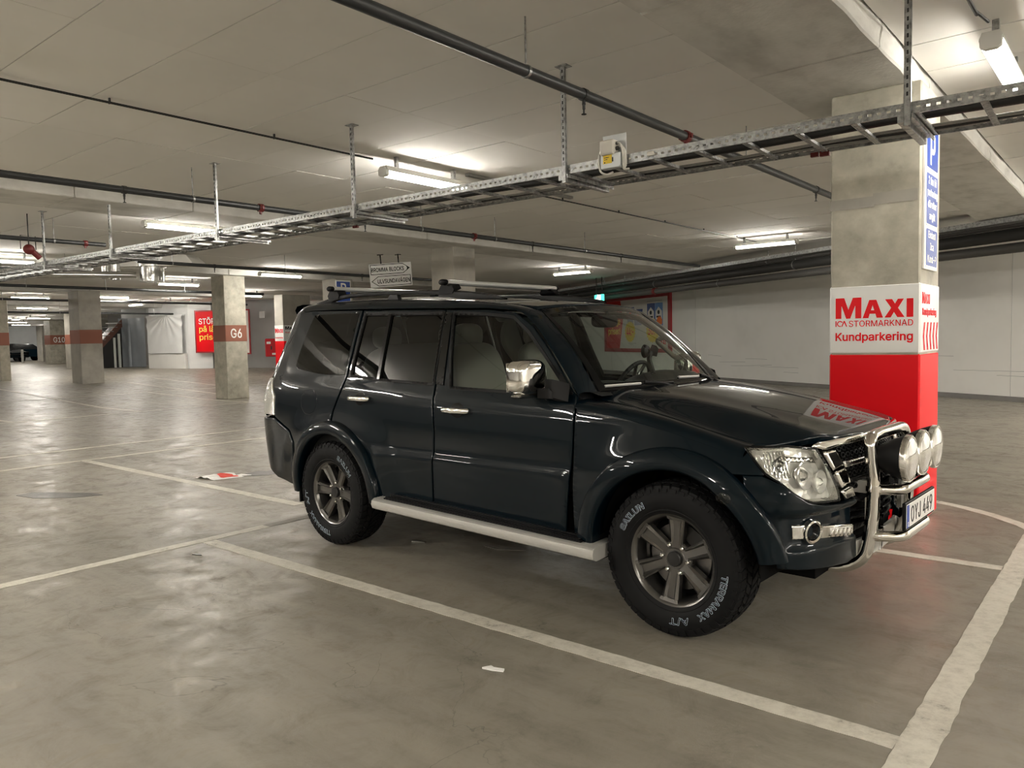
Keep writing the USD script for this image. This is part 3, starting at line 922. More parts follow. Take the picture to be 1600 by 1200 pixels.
sub2(front_wing, 'side_repeater', patch(FB, U([(.345, .73), (.41, .72), (.40, .68), (.35, .69)]) if False else shapely.affinity.scale(Polygon(circ((float(u_of_x(.30)), .735), .028, 0, 360, 20)), 1.2, .7), .012, r=.006, t=.002, lift=.058), 'lens_clear')

qp = Polygon(ux([(-2.664, 1.702), (-2.664, 1.235), (-2.70, 1.10), (-2.752, .99), (-2.772, .86), (-2.78, .3), (-3.27, .3), (-3.262, .72), (-3.33, .802)]) + [(1.10, .893), (1.105, 1.06), (.97, 1.203), (.93, 1.21), (.95, 1.55), (.99, 1.66), (1.06, 1.712)] + ux([(-3.3, 1.722)])).difference(arch(RR_ARCH, .49))
qp = max(getattr(qp, 'geoms', [qp]), key=lambda q: q.area)
qg = U([(-3.262, 1.690), (-2.690, 1.684), (-2.688, 1.40), (-2.680, 1.236), (-2.991, 1.240), (-3.31, 1.272), (-3.348, 1.295), (-3.345, 1.40), (-3.318, 1.53), (-3.28, 1.66)])
quarter = both('rear_quarter_panel', patch(FB, qp.difference(qg.buffer(-.012)), .03), 'car_paint')
sub2(quarter, 'quarter_window', patch(FB, qg, .05, r=.003, t=.004, lift=.003), 'privacy_glass')
ff = shapely.affinity.scale(Polygon(circ((float(u_of_x(-3.06)), 1.035), .095, 0, 360, 36)).buffer(.001), 1.12, .98).intersection(U([(-3.3, .9), (-2.957, .9), (-2.950, 1.125), (-3.3, 1.11)]))
sub2(quarter, 'fuel_flap', patch(FB, ff, .025, r=.003, t=.010, lift=.0035), 'car_paint')
sub2(quarter, 'fuel_flap_gap', patch(FB, ff.buffer(.005), .03, r=.001, t=.004, lift=.0006), 'rubber_seal')
sub2(quarter, 'tail_lamp', patch(FB, Polygon([(.80, 1.19), (.965, 1.198), (1.098, 1.05), (1.098, .905), (.90, .905), (.80, .92)]), .025, r=.012, t=.04, lift=.012), 'lamp_fluted', label='clear ribbed tail lamp')
tailgate = obj('tailgate', joinp(patch(FB, Polygon([(.0, .88), (.79, .88), (.79, 1.20), (.915, 1.23), (.93, 1.55), (.90, 1.70), (0, 1.72)]), .05), mirror(patch(FB, Polygon([(.0, .88), (.79, .88), (.79, 1.20), (.915, 1.23), (.93, 1.55), (.90, 1.70), (0, 1.72)]), .05))), 'car_paint', car)
obj('rear_window', joinp(patch(FB, Polygon([(.0, 1.25), (.82, 1.25), (.80, 1.62), (0, 1.64)]), .06, r=.004, lift=.004), mirror(patch(FB, Polygon([(.0, 1.25), (.82, 1.25), (.80, 1.62), (0, 1.64)]), .06, r=.004, lift=.004))), 'privacy_glass', tailgate)

# ---- roof, pillars
edge = [(-1.035 - .06 * (abs(y) / .555) ** 2.2, y) for y in np.linspace(-.552, .552, 15)]
roof = obj('roof_panel', patch(FR, Polygon(edge + [(-3.60, .54), (-3.70, .40), (-3.72, 0), (-3.70, -.40), (-3.60, -.54)]), .05), 'car_paint', car)
sA = np.array([(-.592, 1.160), (-.84, 1.413), (-1.0, 1.556), (-1.157, 1.643), (-1.4, 1.668), (-1.78, 1.684), (-2.2, 1.698), (-2.66, 1.712), (-3.0, 1.719), (-3.3, 1.724)])
tA = np.concatenate([[0], np.cumsum(np.hypot(*np.diff(sA, axis=0).T))])
sB = [FW(np.array(-1.035), np.array(v)) for v in (0, .50, .80, .985)] + [FR(np.array(x), np.array(-.556)) for x in (-1.36, -1.78, -2.2, -2.66, -3.0, -3.3)]
sB = np.array(sB)
kk = np.linspace(0, tA[-1], 46)
Ax, Az = PchipInterpolator(tA, sA[:, 0])(kk), PchipInterpolator(tA, sA[:, 1])(kk)
Bp = np.stack([PchipInterpolator(tA, sB[:, q])(kk) for q in range(3)], 1)
ua = u_of_x(Ax)
# round the rear corner
rear_u = np.linspace(u_of_x(-3.3), 1.0, 8)[1:]
ua = np.concatenate([ua, rear_u])
Az = np.concatenate([Az, np.linspace(1.724, 1.690, 7)])
rb = np.array([FR(np.array(x), np.array(y)) for x, y in zip(np.linspace(-3.3, -3.62, 8)[1:], np.linspace(-.556, -.52, 8)[1:])])
Bp = np.vstack([Bp, rb])
A0 = FB(ua, Az)
A1 = FB(ua, Az + .05)
rows = [FB(ua, Az - .0) - nrm(FS, ua, Az) * .012]
for s in np.linspace(0, 1, 9):
    c = A0 + (A1 - A0) / np.linalg.norm(A1 - A0, axis=1, keepdims=True) * (np.linalg.norm(Bp - A0, axis=1, keepdims=True) * np.interp(np.arange(len(A0)), [0, 12, 20, 60], [.22, .26, .55, .55])[:, None])
    rows.append((1 - s) ** 2 * A0 + 2 * s * (1 - s) * c + s * s * Bp)
rows.append(Bp + [0, .004, -.02])
rf = loft(rows)
if rf.face_normals[:, 2].mean() < 0:
    rf.faces = rf.faces[:, ::-1]
both('roof_side', rf, 'car_paint', smooth=50)
# beige pillar trim seen from inside
rows = [A0[:14] + [0, .045, -.02], A0[:14] + [.02, .075, -.012], Bp[:14] + [-.035, .0, -.035], Bp[:14] + [-.01, .03, -.03]]
pt = loft([r[4:] for r in rows])
both('pillar_trim', pt, 'interior_beige', smooth=60)
# black corner piece between wing, pillar and bonnet
both('cowl_corner', hull([(-.66, -.66, 1.13), (-.56, -.70, 1.11), (-.565, -.80, 1.10), (-.64, -.815, 1.12), (-.63, -.67, 1.185), (-.575, -.72, 1.150), (-.59, -.79, 1.145), (-.63, -.80, 1.165)]), 'satin_black', smooth=40)
# windscreen
ws = Polygon([(-1.0, .012), (-.5, .0), (0, 0), (.5, 0), (1.0, .012), (1.0, .985), (.5, .975), (0, .972), (-.5, .975), (-1.0, .985)])
wsF = lambda u, v: FW(np.asarray(u), np.asarray(v))
windscreen = obj('windscreen', patch(wsF, ws, .06, r=.002, t=.004), 'clear_glass', car)
obj('windscreen_band', patch(wsF, ws.buffer(.012).difference(Polygon([(-.93, .10), (0, .065), (.93, .10), (.945, .90), (.5, .905), (0, .90), (-.5, .905), (-.945, .90)]).buffer(.02)), .05, r=.002, t=.004, lift=.001), 'gloss_black', windscreen)

# ---- bonnet
hood_poly = Polygon([(-.575, -.60), (-.545, -.712), (-.249, -.7545), (.111, -.7575), (.316, -.731), (.40, -.690), (.506, -.612), (.569, -.548), (.610, -.470), (.645, -.36), (.672, -.19), (.680, 0)]
                    + [(x, -y) for x, y in [(.672, -.19), (.645, -.36), (.610, -.470), (.569, -.548), (.506, -.612), (.40, -.690), (.316, -.731), (.111, -.7575), (-.249, -.7545), (-.545, -.712), (-.575, -.60)]]
                    + [(-.50, .35), (-.465, 0), (-.50, -.35)])
bonnet = obj('bonnet', patch(FH, hood_poly, .03, r=.010, t=.03), 'car_paint', car)
obj('cowl_panel', patch(FH, Polygon([(-.66, -.60), (-.585, -.70), (-.580, -.60), (-.508, -.35), (-.475, 0), (-.508, .35), (-.580, .60), (-.585, .70), (-.66, .60), (-.60, .3), (-.56, 0), (-.60, -.3)]), .03, r=.003, t=.02, lift=-.022), 'satin_black', car)
for y in (-.42, .30):
    obj('washer_jet', hull([FH(np.array(-.36 + a), np.array(y + b)) + [0, 0, z] for a, b, z in ((-.015, -.012, 0), (-.015, .012, 0), (.018, -.008, 0), (.018, .008, 0), (-.010, -.006, .012), (-.010, .006, .012))]), 'satin_black', bonnet, smooth=False)

# ---- bumpers
fb = Polygon(ux([(.36, .832), (.445, .834)]) + [(5.205, .796), (5.258, .752), (5.305, .722), (5.40, .700), (5.56, .688), (5.66, .690), (5.70, .640), (5.712, .50), (5.73, .40), (5.64, .385), (5.30, .415)] + ux([(.45, .430)])).difference(arch(FR_ARCH, .505))
fb = max(getattr(fb, 'geoms', [fb]), key=lambda q: q.area)
front_bumper = both('bumper_corner', patch(FB, fb, .022, t=.03), 'car_paint')
ctr = Polygon([(5.722, .62), (UMAX, .62), (UMAX, .40), (5.742, .40)])
skid = Polygon([(5.735, .47), (UMAX, .47), (UMAX, .36), (5.755, .36)])
for nm, pg, mt_, lf in (('lower_grille', Polygon([(5.69, .69), (UMAX, .69), (UMAX, .40), (5.735, .40)]), 'under_black', -.05), ('skid_plate', skid, 'step_silver', -.008)):
    pm = patch(FB, pg, .03, lift=lf)
    obj(nm, joinp(pm, mirror(pm)), mt_, car)
for z in (.655, .615, .575, .535):
    pm = patch(FB, Polygon([(5.70, z), (UMAX, z), (UMAX, z - .012), (5.71, z - .012)]), .03, r=.003, lift=-.02)
    obj('grille_slat', joinp(pm, mirror(pm)), 'satin_black', car)
cap = patch(FB, shapely.affinity.scale(Polygon(circ((5.345, .672), .034, 0, 360, 16)), 1, .28), .012, r=.003, t=.003, lift=.003)
sub2(front_bumper, 'tow_cap', cap, 'gloss_black')


def at_nose(u, z, lift=0.0):
    u, z = np.array([u]), np.array([z])
    n = nrm(FS, u, z)
    return (FS(u, z) + n * lift)[0], n[0]


def fog(side):
    strip = patch(FS, Polygon([(5.245, .616), (5.31, .614), (5.40, .600), (5.685, .566), (5.690, .514), (5.40, .540), (5.31, .548), (5.248, .550)]).difference(Point(5.355, .58).buffer(.042)), .02, r=.008, t=.03, lift=.004)
    led = patch(FS, Polygon([(5.475, .583), (5.665, .559), (5.668, .526), (5.478, .547)]), .02, r=.006, t=.006, lift=.010)
    p, n = at_nose(5.355, .580, .0)
    ex = np.cross([0, 0, 1.0], n)
    ex /= np.linalg.norm(ex)
    ez = np.cross(n, ex)
    ring = frame_map(lathe([(.036, -.03), (.040, .010), (.046, .016), (.053, .012), (.056, -.01)], 36), p, ex, ez, n)
    bowl = frame_map(lathe([(.001, -.022), (.022, -.018), (.038, -.004)], 30), p, ex, ez, n)
    lens = frame_map(lathe([(.001, .010), (.02, .007), (.037, -.004)], 30), p, ex, ez, n)
    chips = []
    for q in range(5):
        c = patch(FS, Polygon([(5.49 + q * .036, .576 - q * .0045), (5.512 + q * .036, .574 - q * .0045), (5.500 + q * .036, .537 - q * .0045), (5.478 + q * .036, .540 - q * .0045)]), .02, r=.003, t=.002, lift=.014)
        chips.append(c)
    f = mirror if side > 0 else (lambda m: m)
    o = obj('fog_lamp', f(strip), 'chrome', car, label='chrome fog lamp strip')
    obj('lamp_ring', f(ring), 'chrome', o)
    obj('lamp_bowl', f(bowl), 'gloss_black', o)
    obj('running_light', f(led), 'reflector', o)
    obj('light_chip', f(joinp(*chips)), 'satin_chrome', o)


fog(-1)
fog(1)
rb = Polygon([(0, .88), (.83, .875), (1.10, .882)] + ux([(-3.33, .792), (-3.268, .715), (-3.262, .38), (-3.40, .385)]) + [(1.05, .40), (.92, .44), (.80, .47), (.5, .46), (0, .46)]).difference(arch(RR_ARCH, .505))
rb = max(getattr(rb, 'geoms', [rb]), key=lambda q: q.area)
pm = patch(FB, rb, .035, r=.012, t=.03, lift=.012)
obj('rear_bumper', joinp(pm, mirror(pm)), 'car_paint', car)


def flare(c, r0, r1, a0, a1):
    """rounded lip round the wheel opening"""
    rows = []
    ang = np.radians(np.linspace(a0, a1, 60))
    prof = [(r0 + .012, -.075), (r0, -.02), (r0, .036), (r0 + .012, .050), (r0 + .04, .051), (r1 - .012, .044), (r1, .030), (r1 + .004, .0)]
    for rr, lf in prof:
        u, z = u_of_x(c[0] + rr * np.cos(ang)), c[1] + rr * np.sin(ang)
        rows.append(FB(u, z) + nrm(FS, u, z) * lf)
    m = loft(rows)
    if (m.face_normals * m.area_faces[:, None])[:, 1].sum() > 0:
        m.faces = m.faces[:, ::-1]
    return m


both('wheel_arch_flare', flare(FR_ARCH, .440, .545, 9, 184), 'car_paint', smooth=50)
both('wheel_arch_flare', flare(RR_ARCH, .440, .530, 2, 182), 'car_paint', smooth=50)
for c in (FR_ARCH, RR_ARCH):
    a = np.linspace(0, PI, 30)
    ln = loft([[(c[0] + .455 * math.cos(q), y, c[1] + .455 * math.sin(q) - (.02 if q in (0, PI) else 0)) for q in a] for y in (-.90, -.5)])
    both('wheel_well', ln, 'under_black', smooth=True)
    fl = [box(c[0] - .455, c[0] - .440, -.90, -.5, .27 if c is RR_ARCH else .30, c[1] + .05)]
    both('mud_flap', cat(fl), 'rubber_seal', smooth=False)
# sill under the doors
both('door_sill', cat(tube([(-2.30, -.872, .435), (-.46, -.872, .395)], 1.0, section=[(-.03, -.03), (.03, -.03), (.03, .03), (-.03, .03)]), box(-2.32, -.46, -.86, -.5, .33, .42)), 'satin_black', smooth=25)

# ---- side steps
st = []
prof = [(-.80, .055), (-.985, .050), (-1.005, .038), (-1.012, .012), (-1.003, -.012), (-.98, -.024), (-.80, -.015)]
zs = lambda x: .385 - .018 * (x + .4) / 1.8 * 1.0 + .0
def step_row(x, dy=0.0, dz=0.0, k=1.0):
    return [(x, -.80 + (y + .80) * k + dy, .352 - .019 * (x + .4) + z + dz) for y, z in prof]
sm = loft([step_row(x) for x in np.linspace(-2.17, -.395, 24)] )
sm.faces = sm.faces[:, ::-1]
both('side_step', joinp(sm, loft([step_row(-.395), step_row(-.385, k=.98), [(-.385, -.86, .352)] * 7]), loft([step_row(-2.17), step_row(-2.18, k=.98), [(-2.18, -.86, .38)] * 7])), 'step_silver', label='silver side step board')
tr = []
for y0, y1 in ((-.81, -.835), (-.842, -.868), (-.875, -.90), (-.907, -.93), (-.936, -.957)):
    tr.append(hull([(x, y, .352 - .019 * (x + .4) + .0535 + z) for x, sgn in ((-2.02 + (abs(y0) - .8) * .55 * -1, 1), (-.505 + (abs(y0) - .8) * .0, -1)) for y in (y0, y1) for z in (-.004, .013)]))
base = hull([(x, y, .352 - .019 * (x + .4) + .0575 + z) for x, y in ((-1.97, -.80), (-2.10, -.965), (-.49, -.965), (-.52, -.80)) for z in (-.012, .002)])
both('step_tread', cat(base, *tr), 'black_trim', smooth=False, label='black ribbed tread')

# ---- grille
gz = lambda pg, lf, h=.025, r=.006, t=.02: (lambda q: joinp(q, mirror(q)))(patch(FS, Polygon(pg), h, r, t, lf))
grille = obj('grille', gz([(5.47, .965), (UMAX, .985), (UMAX, .69), (5.60, .69)], -.07, .04), 'under_black', car)
obj('chrome_bar', gz([(5.425, .953), (5.455, .972), (5.60, .974), (UMAX, .978), (UMAX, .948), (5.62, .942), (5.50, .935)], .006, r=.01), 'chrome', grille)
for q_ in (lambda m: m, mirror):
    obj('grille_block', q_(patch(FS, Polygon([(5.505, .928), (5.600, .932), (5.640, .850), (5.548, .838)]), .025, .012, .05, -.010)), 'chrome', grille)
for q_ in (lambda m: m, mirror):
    obj('grille_block', q_(patch(FS, Polygon([(5.553, .828), (5.645, .838), (5.672, .765), (5.592, .748)]), .025, .012, .05, -.006)), 'chrome', grille)
obj('chrome_corner', gz([(5.565, .738), (5.66, .752), (5.69, .70), (5.60, .692)], .004, r=.01, t=.05), 'satin_chrome', grille)
obj('grille_bar', gz([(5.66, .868), (UMAX, .872), (UMAX, .842), (5.672, .838)], -.018, r=.01), 'satin_chrome', grille)
obj('grille_bar', gz([(5.69, .782), (UMAX, .785), (UMAX, .762), (5.70, .760)], -.022, r=.008), 'satin_black', grille)
hexes = []
for row in range(7):
    for q in range(9):
        uu, z = 5.66 + q * .046 + (row % 2) * .023, .930 - row * .032
        if uu < UMAX:
            h = shapely.affinity.scale(Polygon(circ((uu, z), .022, 0, 360, 7)), 1, .72)
            hexes.append(patch(FS, h.difference(h.buffer(-.006)), .03, r=.001, t=.02, lift=-.030))
hx = joinp(*hexes)
obj('grille_mesh', joinp(hx, mirror(hx)), 'satin_black', grille)
rh = lambda cx, cz: [(cx, cz), (cx + .036, cz + .0), (cx + .018, cz + .031), (cx - .018, cz + .031)] if False else [(cx, cz - .030), (cx + .022, cz), (cx, cz + .030), (cx - .022, cz)]
em = [rh(0, .031), ]
for ang in (90, 210, 330):
    a = math.radians(ang)
    q = np.array([(0, 0), (.026, .017), (.052, 0), (.026, -.017)])
    R2 = np.array([[math.cos(a), -math.sin(a)], [math.sin(a), math.cos(a)]])
    em.append(q @ R2.T)
px_ = float(FS(np.array([UMAX]), np.array([.855]))[0][0])
obj('emblem', cat(*[frame_map(prism([tuple(p) for p in e], .012), (px_ + .012, 0, .852), (0, 1, 0), (0, 0, 1), (1, 0, 0)) for e in em[1:]]), 'chrome', grille, smooth=False, label='chrome three-diamond emblem')


# ---- headlights
def headlight(side):
    f = mirror if side > 0 else (lambda m: m)
    pg = Polygon([(5.025, .957), (5.078, .900), (5.128, .846), (5.20, .805), (5.254, .762), (5.302, .732), (5.36, .712), (5.548, .700), (5.535, .745), (5.492, .842), (5.43, .945), (5.24, .966)])
    back = patch(FS, pg.buffer(.004), .018, r=.004, t=.01, lift=-.050)
    v = back[0]
    o = obj('headlight', f(back), 'reflector', car, label='clear wraparound headlight')
    rim = patch(FS, pg.buffer(.007).difference(pg.buffer(-.003)), .03, r=.003, t=.010, lift=.0)
    obj('lamp_frame', f(rim), 'gloss_black', o)
    obj('reflector_wall', f(patch(FS, pg.buffer(.002).difference(pg.buffer(-.006)), .03, r=.002, t=.05, lift=-.006)), 'satin_chrome', o)
    obj('lamp_lens', f(patch(FS, pg, .03, r=.004, t=.006, lift=.003)), 'lens_clear', o)
    for (u, z, r, nm) in ((5.335, .838, .062, 'main_beam'), (5.435, .800, .052, 'dipped_beam'), (5.19, .895, .036, 'indicator_bowl')):
        p, n = at_nose(u, z, -.045)
        n = n * .35 + np.array([.94, -.05, 0])
        n /= np.linalg.norm(n)
        ex = np.cross([0, 0, 1.0], n)
        ex /= np.linalg.norm(ex)
        ez = np.cross(n, ex)
        obj(nm, f(frame_map(lathe([(.001, -.03), (r * .5, -.018), (r * .85, .008), (r, .026), (r * 1.06, .022)], 30), p, ex, ez, n)), 'reflector' if nm != 'indicator_bowl' else 'satin_chrome', o)
        obj('bulb_cover', f(frame_map(lathe([(.001, .03 if nm != 'dipped_beam' else .036), (r * .3, .027), (r * .5, .012), (r * .55, -.02)], 20), p, ex, ez, n)), 'lens_clear' if nm == 'dipped_beam' else 'chrome', o)
    fins = []
    for q in range(7):
        uu = 5.10 + q * .020
        fins.append(patch(FS, Polygon([(uu, .955), (uu + .012, .955), (uu + .026 + .02, .83), (uu + .014 + .02, .83)]).intersection(pg.buffer(-.012)), .03, r=.002, t=.02, lift=-.038))
    obj('reflector_fin', f(joinp(*fins)), 'satin_chrome', o)
    obj('chrome_shelf', f(patch(FS, Polygon([(5.22, .93), (5.43, .915), (5.445, .885), (5.24, .905)]), .03, r=.006, t=.03, lift=-.03)), 'chrome', o)


headlight(-1)
headlight(1)

# ---- bull bar with three lamps and the number plate
bar = obj('bull_bar', tube([(.40, -.30, .325), (.60, -.30, .315), (.715, -.30, .38), (.748, -.298, .58), (.750, -.295, .78), (.730, -.290, .960), (.728, -.20, .972), (.728, .20, .972), (.730, .290, .960), (.750, .295, .78), (.748, .298, .58), (.715, .30, .38), (.60, .30, .315), (.40, .30, .325)], .030, 18, fillet=.075), 'steel_bar', car, smooth=40, label='polished steel bull bar')
for z0 in (.724, .500):
    obj('cross_bar', tube([(.748, -.295, z0), (.775, -.285, z0 - .002), (.860, -.215, z0 - .005), (.860, .215, z0 - .005), (.775, .285, z0 - .002), (.748, .295, z0)], .024 if z0 > .6 else .026, 16, fillet=.05), 'steel_bar', bar, smooth=40)
for y in (-.275, .275):
    obj('bar_bracket', cat(box(.60, .745, y - .02, y + .02, .70, .76), box(.715, .738, y - .03 if y < 0 else y - .055, y + .055 if y < 0 else y + .03, .54, .68)), 'step_silver', bar, smooth=False)
for s in (-1, 1):
    obj('bar_clamp', tube([(.749, s * .296, .715), (.749, s * .296, .742)], .036, 16), 'steel_bar', bar, smooth=40)
for k, y in enumerate((-.24, 0.0, .24)):
    c = np.array([.885, y, .876])
    hs = lathe([(.001, -.135), (.035, -.135), (.060, -.12), (.092, -.055), (.106, -.015), (.108, .0), (.104, .004)], 40, 'x')
    hs.apply_translation(c)
    o = obj('driving_lamp', hs, 'satin_black', car, label='round driving lamp with black bowl on the bull bar')
    rg = lathe([(.106, -.012), (.112, -.006), (.112, .012), (.106, .018), (.098, .018)], 44, 'x')
    rg.apply_translation(c)
    obj('lamp_rim', rg, 'chrome', o, smooth=40)
    rf_ = lathe([(.001, -.050), (.02, -.048), (.06, -.028), (.098, .008)], 40, 'x')
    rf_.apply_translation(c)
    obj('lamp_reflector', rf_, 'satin_chrome', o, smooth=60)
    ln = lathe([(.001, .036), (.04, .034), (.08, .026), (.100, .015)], 40, 'x')
    ln.apply_translation(c)
    obj('lamp_lens', ln, 'lens_clear', o, smooth=60)
    obj('lamp_bulb', ellipsoid(c + [-.015, 0, 0], (.022, .016, .016)), 'chrome', o, smooth=True)
    obj('lamp_foot', cat(box(c[0] - .075, c[0] - .035, y - .02, y + .02, .755, .79), tube([(c[0] - .055, y - .055, .775), (c[0] - .055, y + .055, .775)], .012, 10)), 'satin_black', o, smooth=False)
pl_ = obj('number_plate', cbox(.868, .884, -.265, .265, .532, .665, .004), 'black_trim', car, smooth=False)
obj('plate_face', cbox(.883, .887, -.256, .256, .543, .655, .0015), 'plate_white', pl_, smooth=False)
obj('plate_band', box(.8868, .8878, -.254, -.214, .545, .653), 'plate_blue', pl_, smooth=False)
for s, yy, wd in (('O', -.158, .050), ('Y', -.093, .050), ('J', -.035, .040), ('4', .055, .048), ('4', .118, .048), ('9', .181, .048)):
    obj('lettering', frame_map(text(s, .076, wd, False, .0015), (.8872, yy, .561), (0, 1, 0), (0, 0, 1), (1, 0, 0)), 'black_print', pl_, smooth=False)
obj('lettering', frame_map(text('S', .020, .014, True, .0012), (.8878, -.234, .552), (0, 1, 0), (0, 0, 1), (1, 0, 0)), 'white_letter', pl_, smooth=False)

# ---- mirrors
mc = np.array([-.890, -.908, 1.250])
mk = ellipsoid((0, 0, 0), (.075, .125, .098), 3.4, 4)
v = mk.vertices
v[:, 2] -= .10 * (v[:, 1] + .03) * 0
v[:, 0] = np.maximum(v[:, 0], -.045)
mk.vertices = v + mc + [0, 0, .010]
door_mirror = both('wing_mirror', mk, 'chrome', smooth=45, label='chrome-capped wing mirror')
sub2(door_mirror, 'mirror_lower', cbox(mc[0] - .040, mc[0] + .040, mc[1] - .100, mc[1] + .070, mc[2] - .106, mc[2] - .080, .012), 'satin_chrome', smooth=40)
sub2(door_mirror, 'mirror_glass', cbox(mc[0] - .048, mc[0] - .044, mc[1] - .115, mc[1] + .115, mc[2] - .07, mc[2] + .09, .002), 'chrome', smooth=40)
sub2(door_mirror, 'mirror_arm', cat(hull([(-.70, -.87, 1.13), (-.63, -.87, 1.13), (-.70, -.84, 1.235), (-.64, -.84, 1.225), (-.78, -.885, 1.15), (-.73, -.885, 1.15), (-.78, -.885, 1.25), (-.73, -.885, 1.25)]), hull([(-.82, -.90, 1.145), (-.74, -.90, 1.145), (-.80, -.85, 1.14), (-.70, -.85, 1.14), (-.82, -.90, 1.20), (-.74, -.90, 1.20)])), 'satin_black', smooth=30)

# ---- roof rails and bars
def rail():
    y = -.545
    zr = lambda x: float(FR(np.array(x), np.array(y))[2])
    top_ = [(-3.40, 1.755), (-3.25, 1.805), (-3.08, 1.834), (-2.8, 1.840), (-2.3, 1.828), (-1.95, 1.812), (-1.65, 1.785), (-1.36, 1.735)]
    bot = [(-3.36, 1.735), (-3.20, 1.778), (-3.06, 1.804), (-2.8, 1.812), (-2.3, 1.801), (-1.98, 1.782), (-1.80, 1.75), (-1.36, 1.72)]
    tt = np.linspace(0, 1, 40)
    k_ = np.linspace(0, 1, 8)
    T_ = np.stack([PchipInterpolator(k_, [p[q] for p in top_])(tt) for q in (0, 1)], 1)
    B_ = np.stack([PchipInterpolator(k_, [p[q] for p in bot])(tt) for q in (0, 1)], 1)
    rows = []
    for yo, P_, dz in ((-.016, B_, 0), (-.020, B_, .006), (-.020, T_, -.008), (-.010, T_, 0), (.010, T_, 0), (.020, T_, -.008), (.020, B_, .006), (.016, B_, 0), (-.016, B_, 0)):
        rows.append([(a, y + yo, b + dz) for a, b in P_])
    m = loft(rows)
    m.fix_normals()
    feet = [hull([(x + a, y + b, z) for a, b, z in ((-.10, -.018, zr(x) - .01), (.03, -.018, zr(x) - .01), (-.10, .018, zr(x) - .01), (.03, .018, zr(x) - .01), (-.055, -.016, 1.815), (.01, -.016, 1.815), (-.055, .016, 1.815), (.01, .016, 1.815))]) for x in (-2.40,)]
    feet.append(hull([(a, y + b, z) for a, z in ((-3.46, 1.755), (-3.20, 1.78), (-3.22, 1.81), (-3.36, 1.785)) for b in (-.02, .02)]))
    feet.append(hull([(a, y + b, z) for a, z in ((-1.95, 1.765), (-1.36, 1.72), (-1.40, 1.745), (-1.70, 1.78), (-1.95, 1.805)) for b in (-.018, .018)]))
    return cat(m, *feet)


rails = both('roof_rail', rail(), 'satin_black', smooth=40)
sec = [(math.cos(a) * .036 * (1 if math.cos(a) > 0 else .9), math.sin(a) * .019) for a in np.linspace(0, 2 * PI, 20, endpoint=False)]
for x in (-1.87, -3.135):
    z = 1.858 if x > -2 else 1.886
    rows = [[(x + a, y, z + b) for a, b in sec + sec[:1]] for y in (-.585, -.3, 0, .3, .585)]
    m = loft(rows)
    m.fix_normals()
    rbm = obj('roof_bar', m, 'alu_bar', car, smooth=50, label='silver roof bar with black end caps')
    for s in (-1, 1):
        c = loft([[(x + a * k_, s * y, z + b * k_) for a, b in sec + sec[:1]] for y, k_ in ((.583, 1.08), (.604, 1.08), (.612, .8), (.614, .02))])
        c.fix_normals()
        obj('end_cap', c, 'black_trim', rbm, smooth=50)
        zt = z - .012
        obj('bar_foot', hull([(x + a, s * (.540 + b), q) for a, b, q in ((-.045, -.05, zt), (.045, -.05, zt), (-.045, .03, zt), (.045, .03, zt), (-.075, -.040, zt - .03), (.075, -.04, zt - .03), (-.075, .030, zt - .04), (.075, .030, zt - .04), (-.06, .032, zt - .065), (.06, .032, zt - .065))]), 'black_trim', rbm, smooth=25)
sp = [[(a, y, b + .018 * (1 - (y / .50) ** 2)) for a, b in ((-3.55, 1.785), (-3.66, 1.789), (-3.745, 1.777), (-3.775, 1.745), (-3.755, 1.715), (-3.64, 1.705), (-3.55, 1.71))] for y in np.linspace(-.50, .50, 13)]
m = loft(sp)
m.fix_normals()
obj('roof_spoiler', m, 'car_paint', car, smooth=50)

# ---- wipers
for (w0, v0), (w1, v1), pw in (((-.99, .022), (-.22, .002), (-.34, -.03)), ((-.10, .034), (.72, .012), (.40, -.03))):
    P_ = [FW(np.array(w0 + (w1 - w0) * s), np.array(v0 + (v1 - v0) * s)) + [.018, 0, .016] for s in np.linspace(0, 1, 12)]
    wp = obj('wiper', tube(P_, .006, 8), 'satin_black', car, smooth=40)
    piv = FW(np.array(pw[0] + .12), np.array(pw[1])) + [.04, 0, .0]
    mid = FW(np.array((w0 + w1) / 2), np.array((v0 + v1) / 2)) + [.026, 0, .028]
    obj('wiper_arm', cat(tube([piv, piv * .4 + mid * .6 + [.01, 0, .012], mid], .010, 8, fillet=.05), ellipsoid(piv, (.028, .028, .02))), 'satin_black', wp, smooth=40)
    obj('wiper_blade', tube([p + [.004, 0, .006] for p in P_[:6]], .008, 6), 'alu_bar', wp, smooth=40)


# ---- wheels
def bend(m, r, a0):
    """lay lettering (x along, y up) round the sidewall, clockwise from angle a0; z is the outward depth"""
    m = m.copy()
    v = m.vertices
    rad, ang = r + v[:, 1], a0 - v[:, 0] / r
    m.vertices = np.stack([rad * np.cos(ang), -.1302 + .10 * np.clip(rad - .30, 0, 1) ** 1.3 - v[:, 2], rad * np.sin(ang)], 1)
    return m


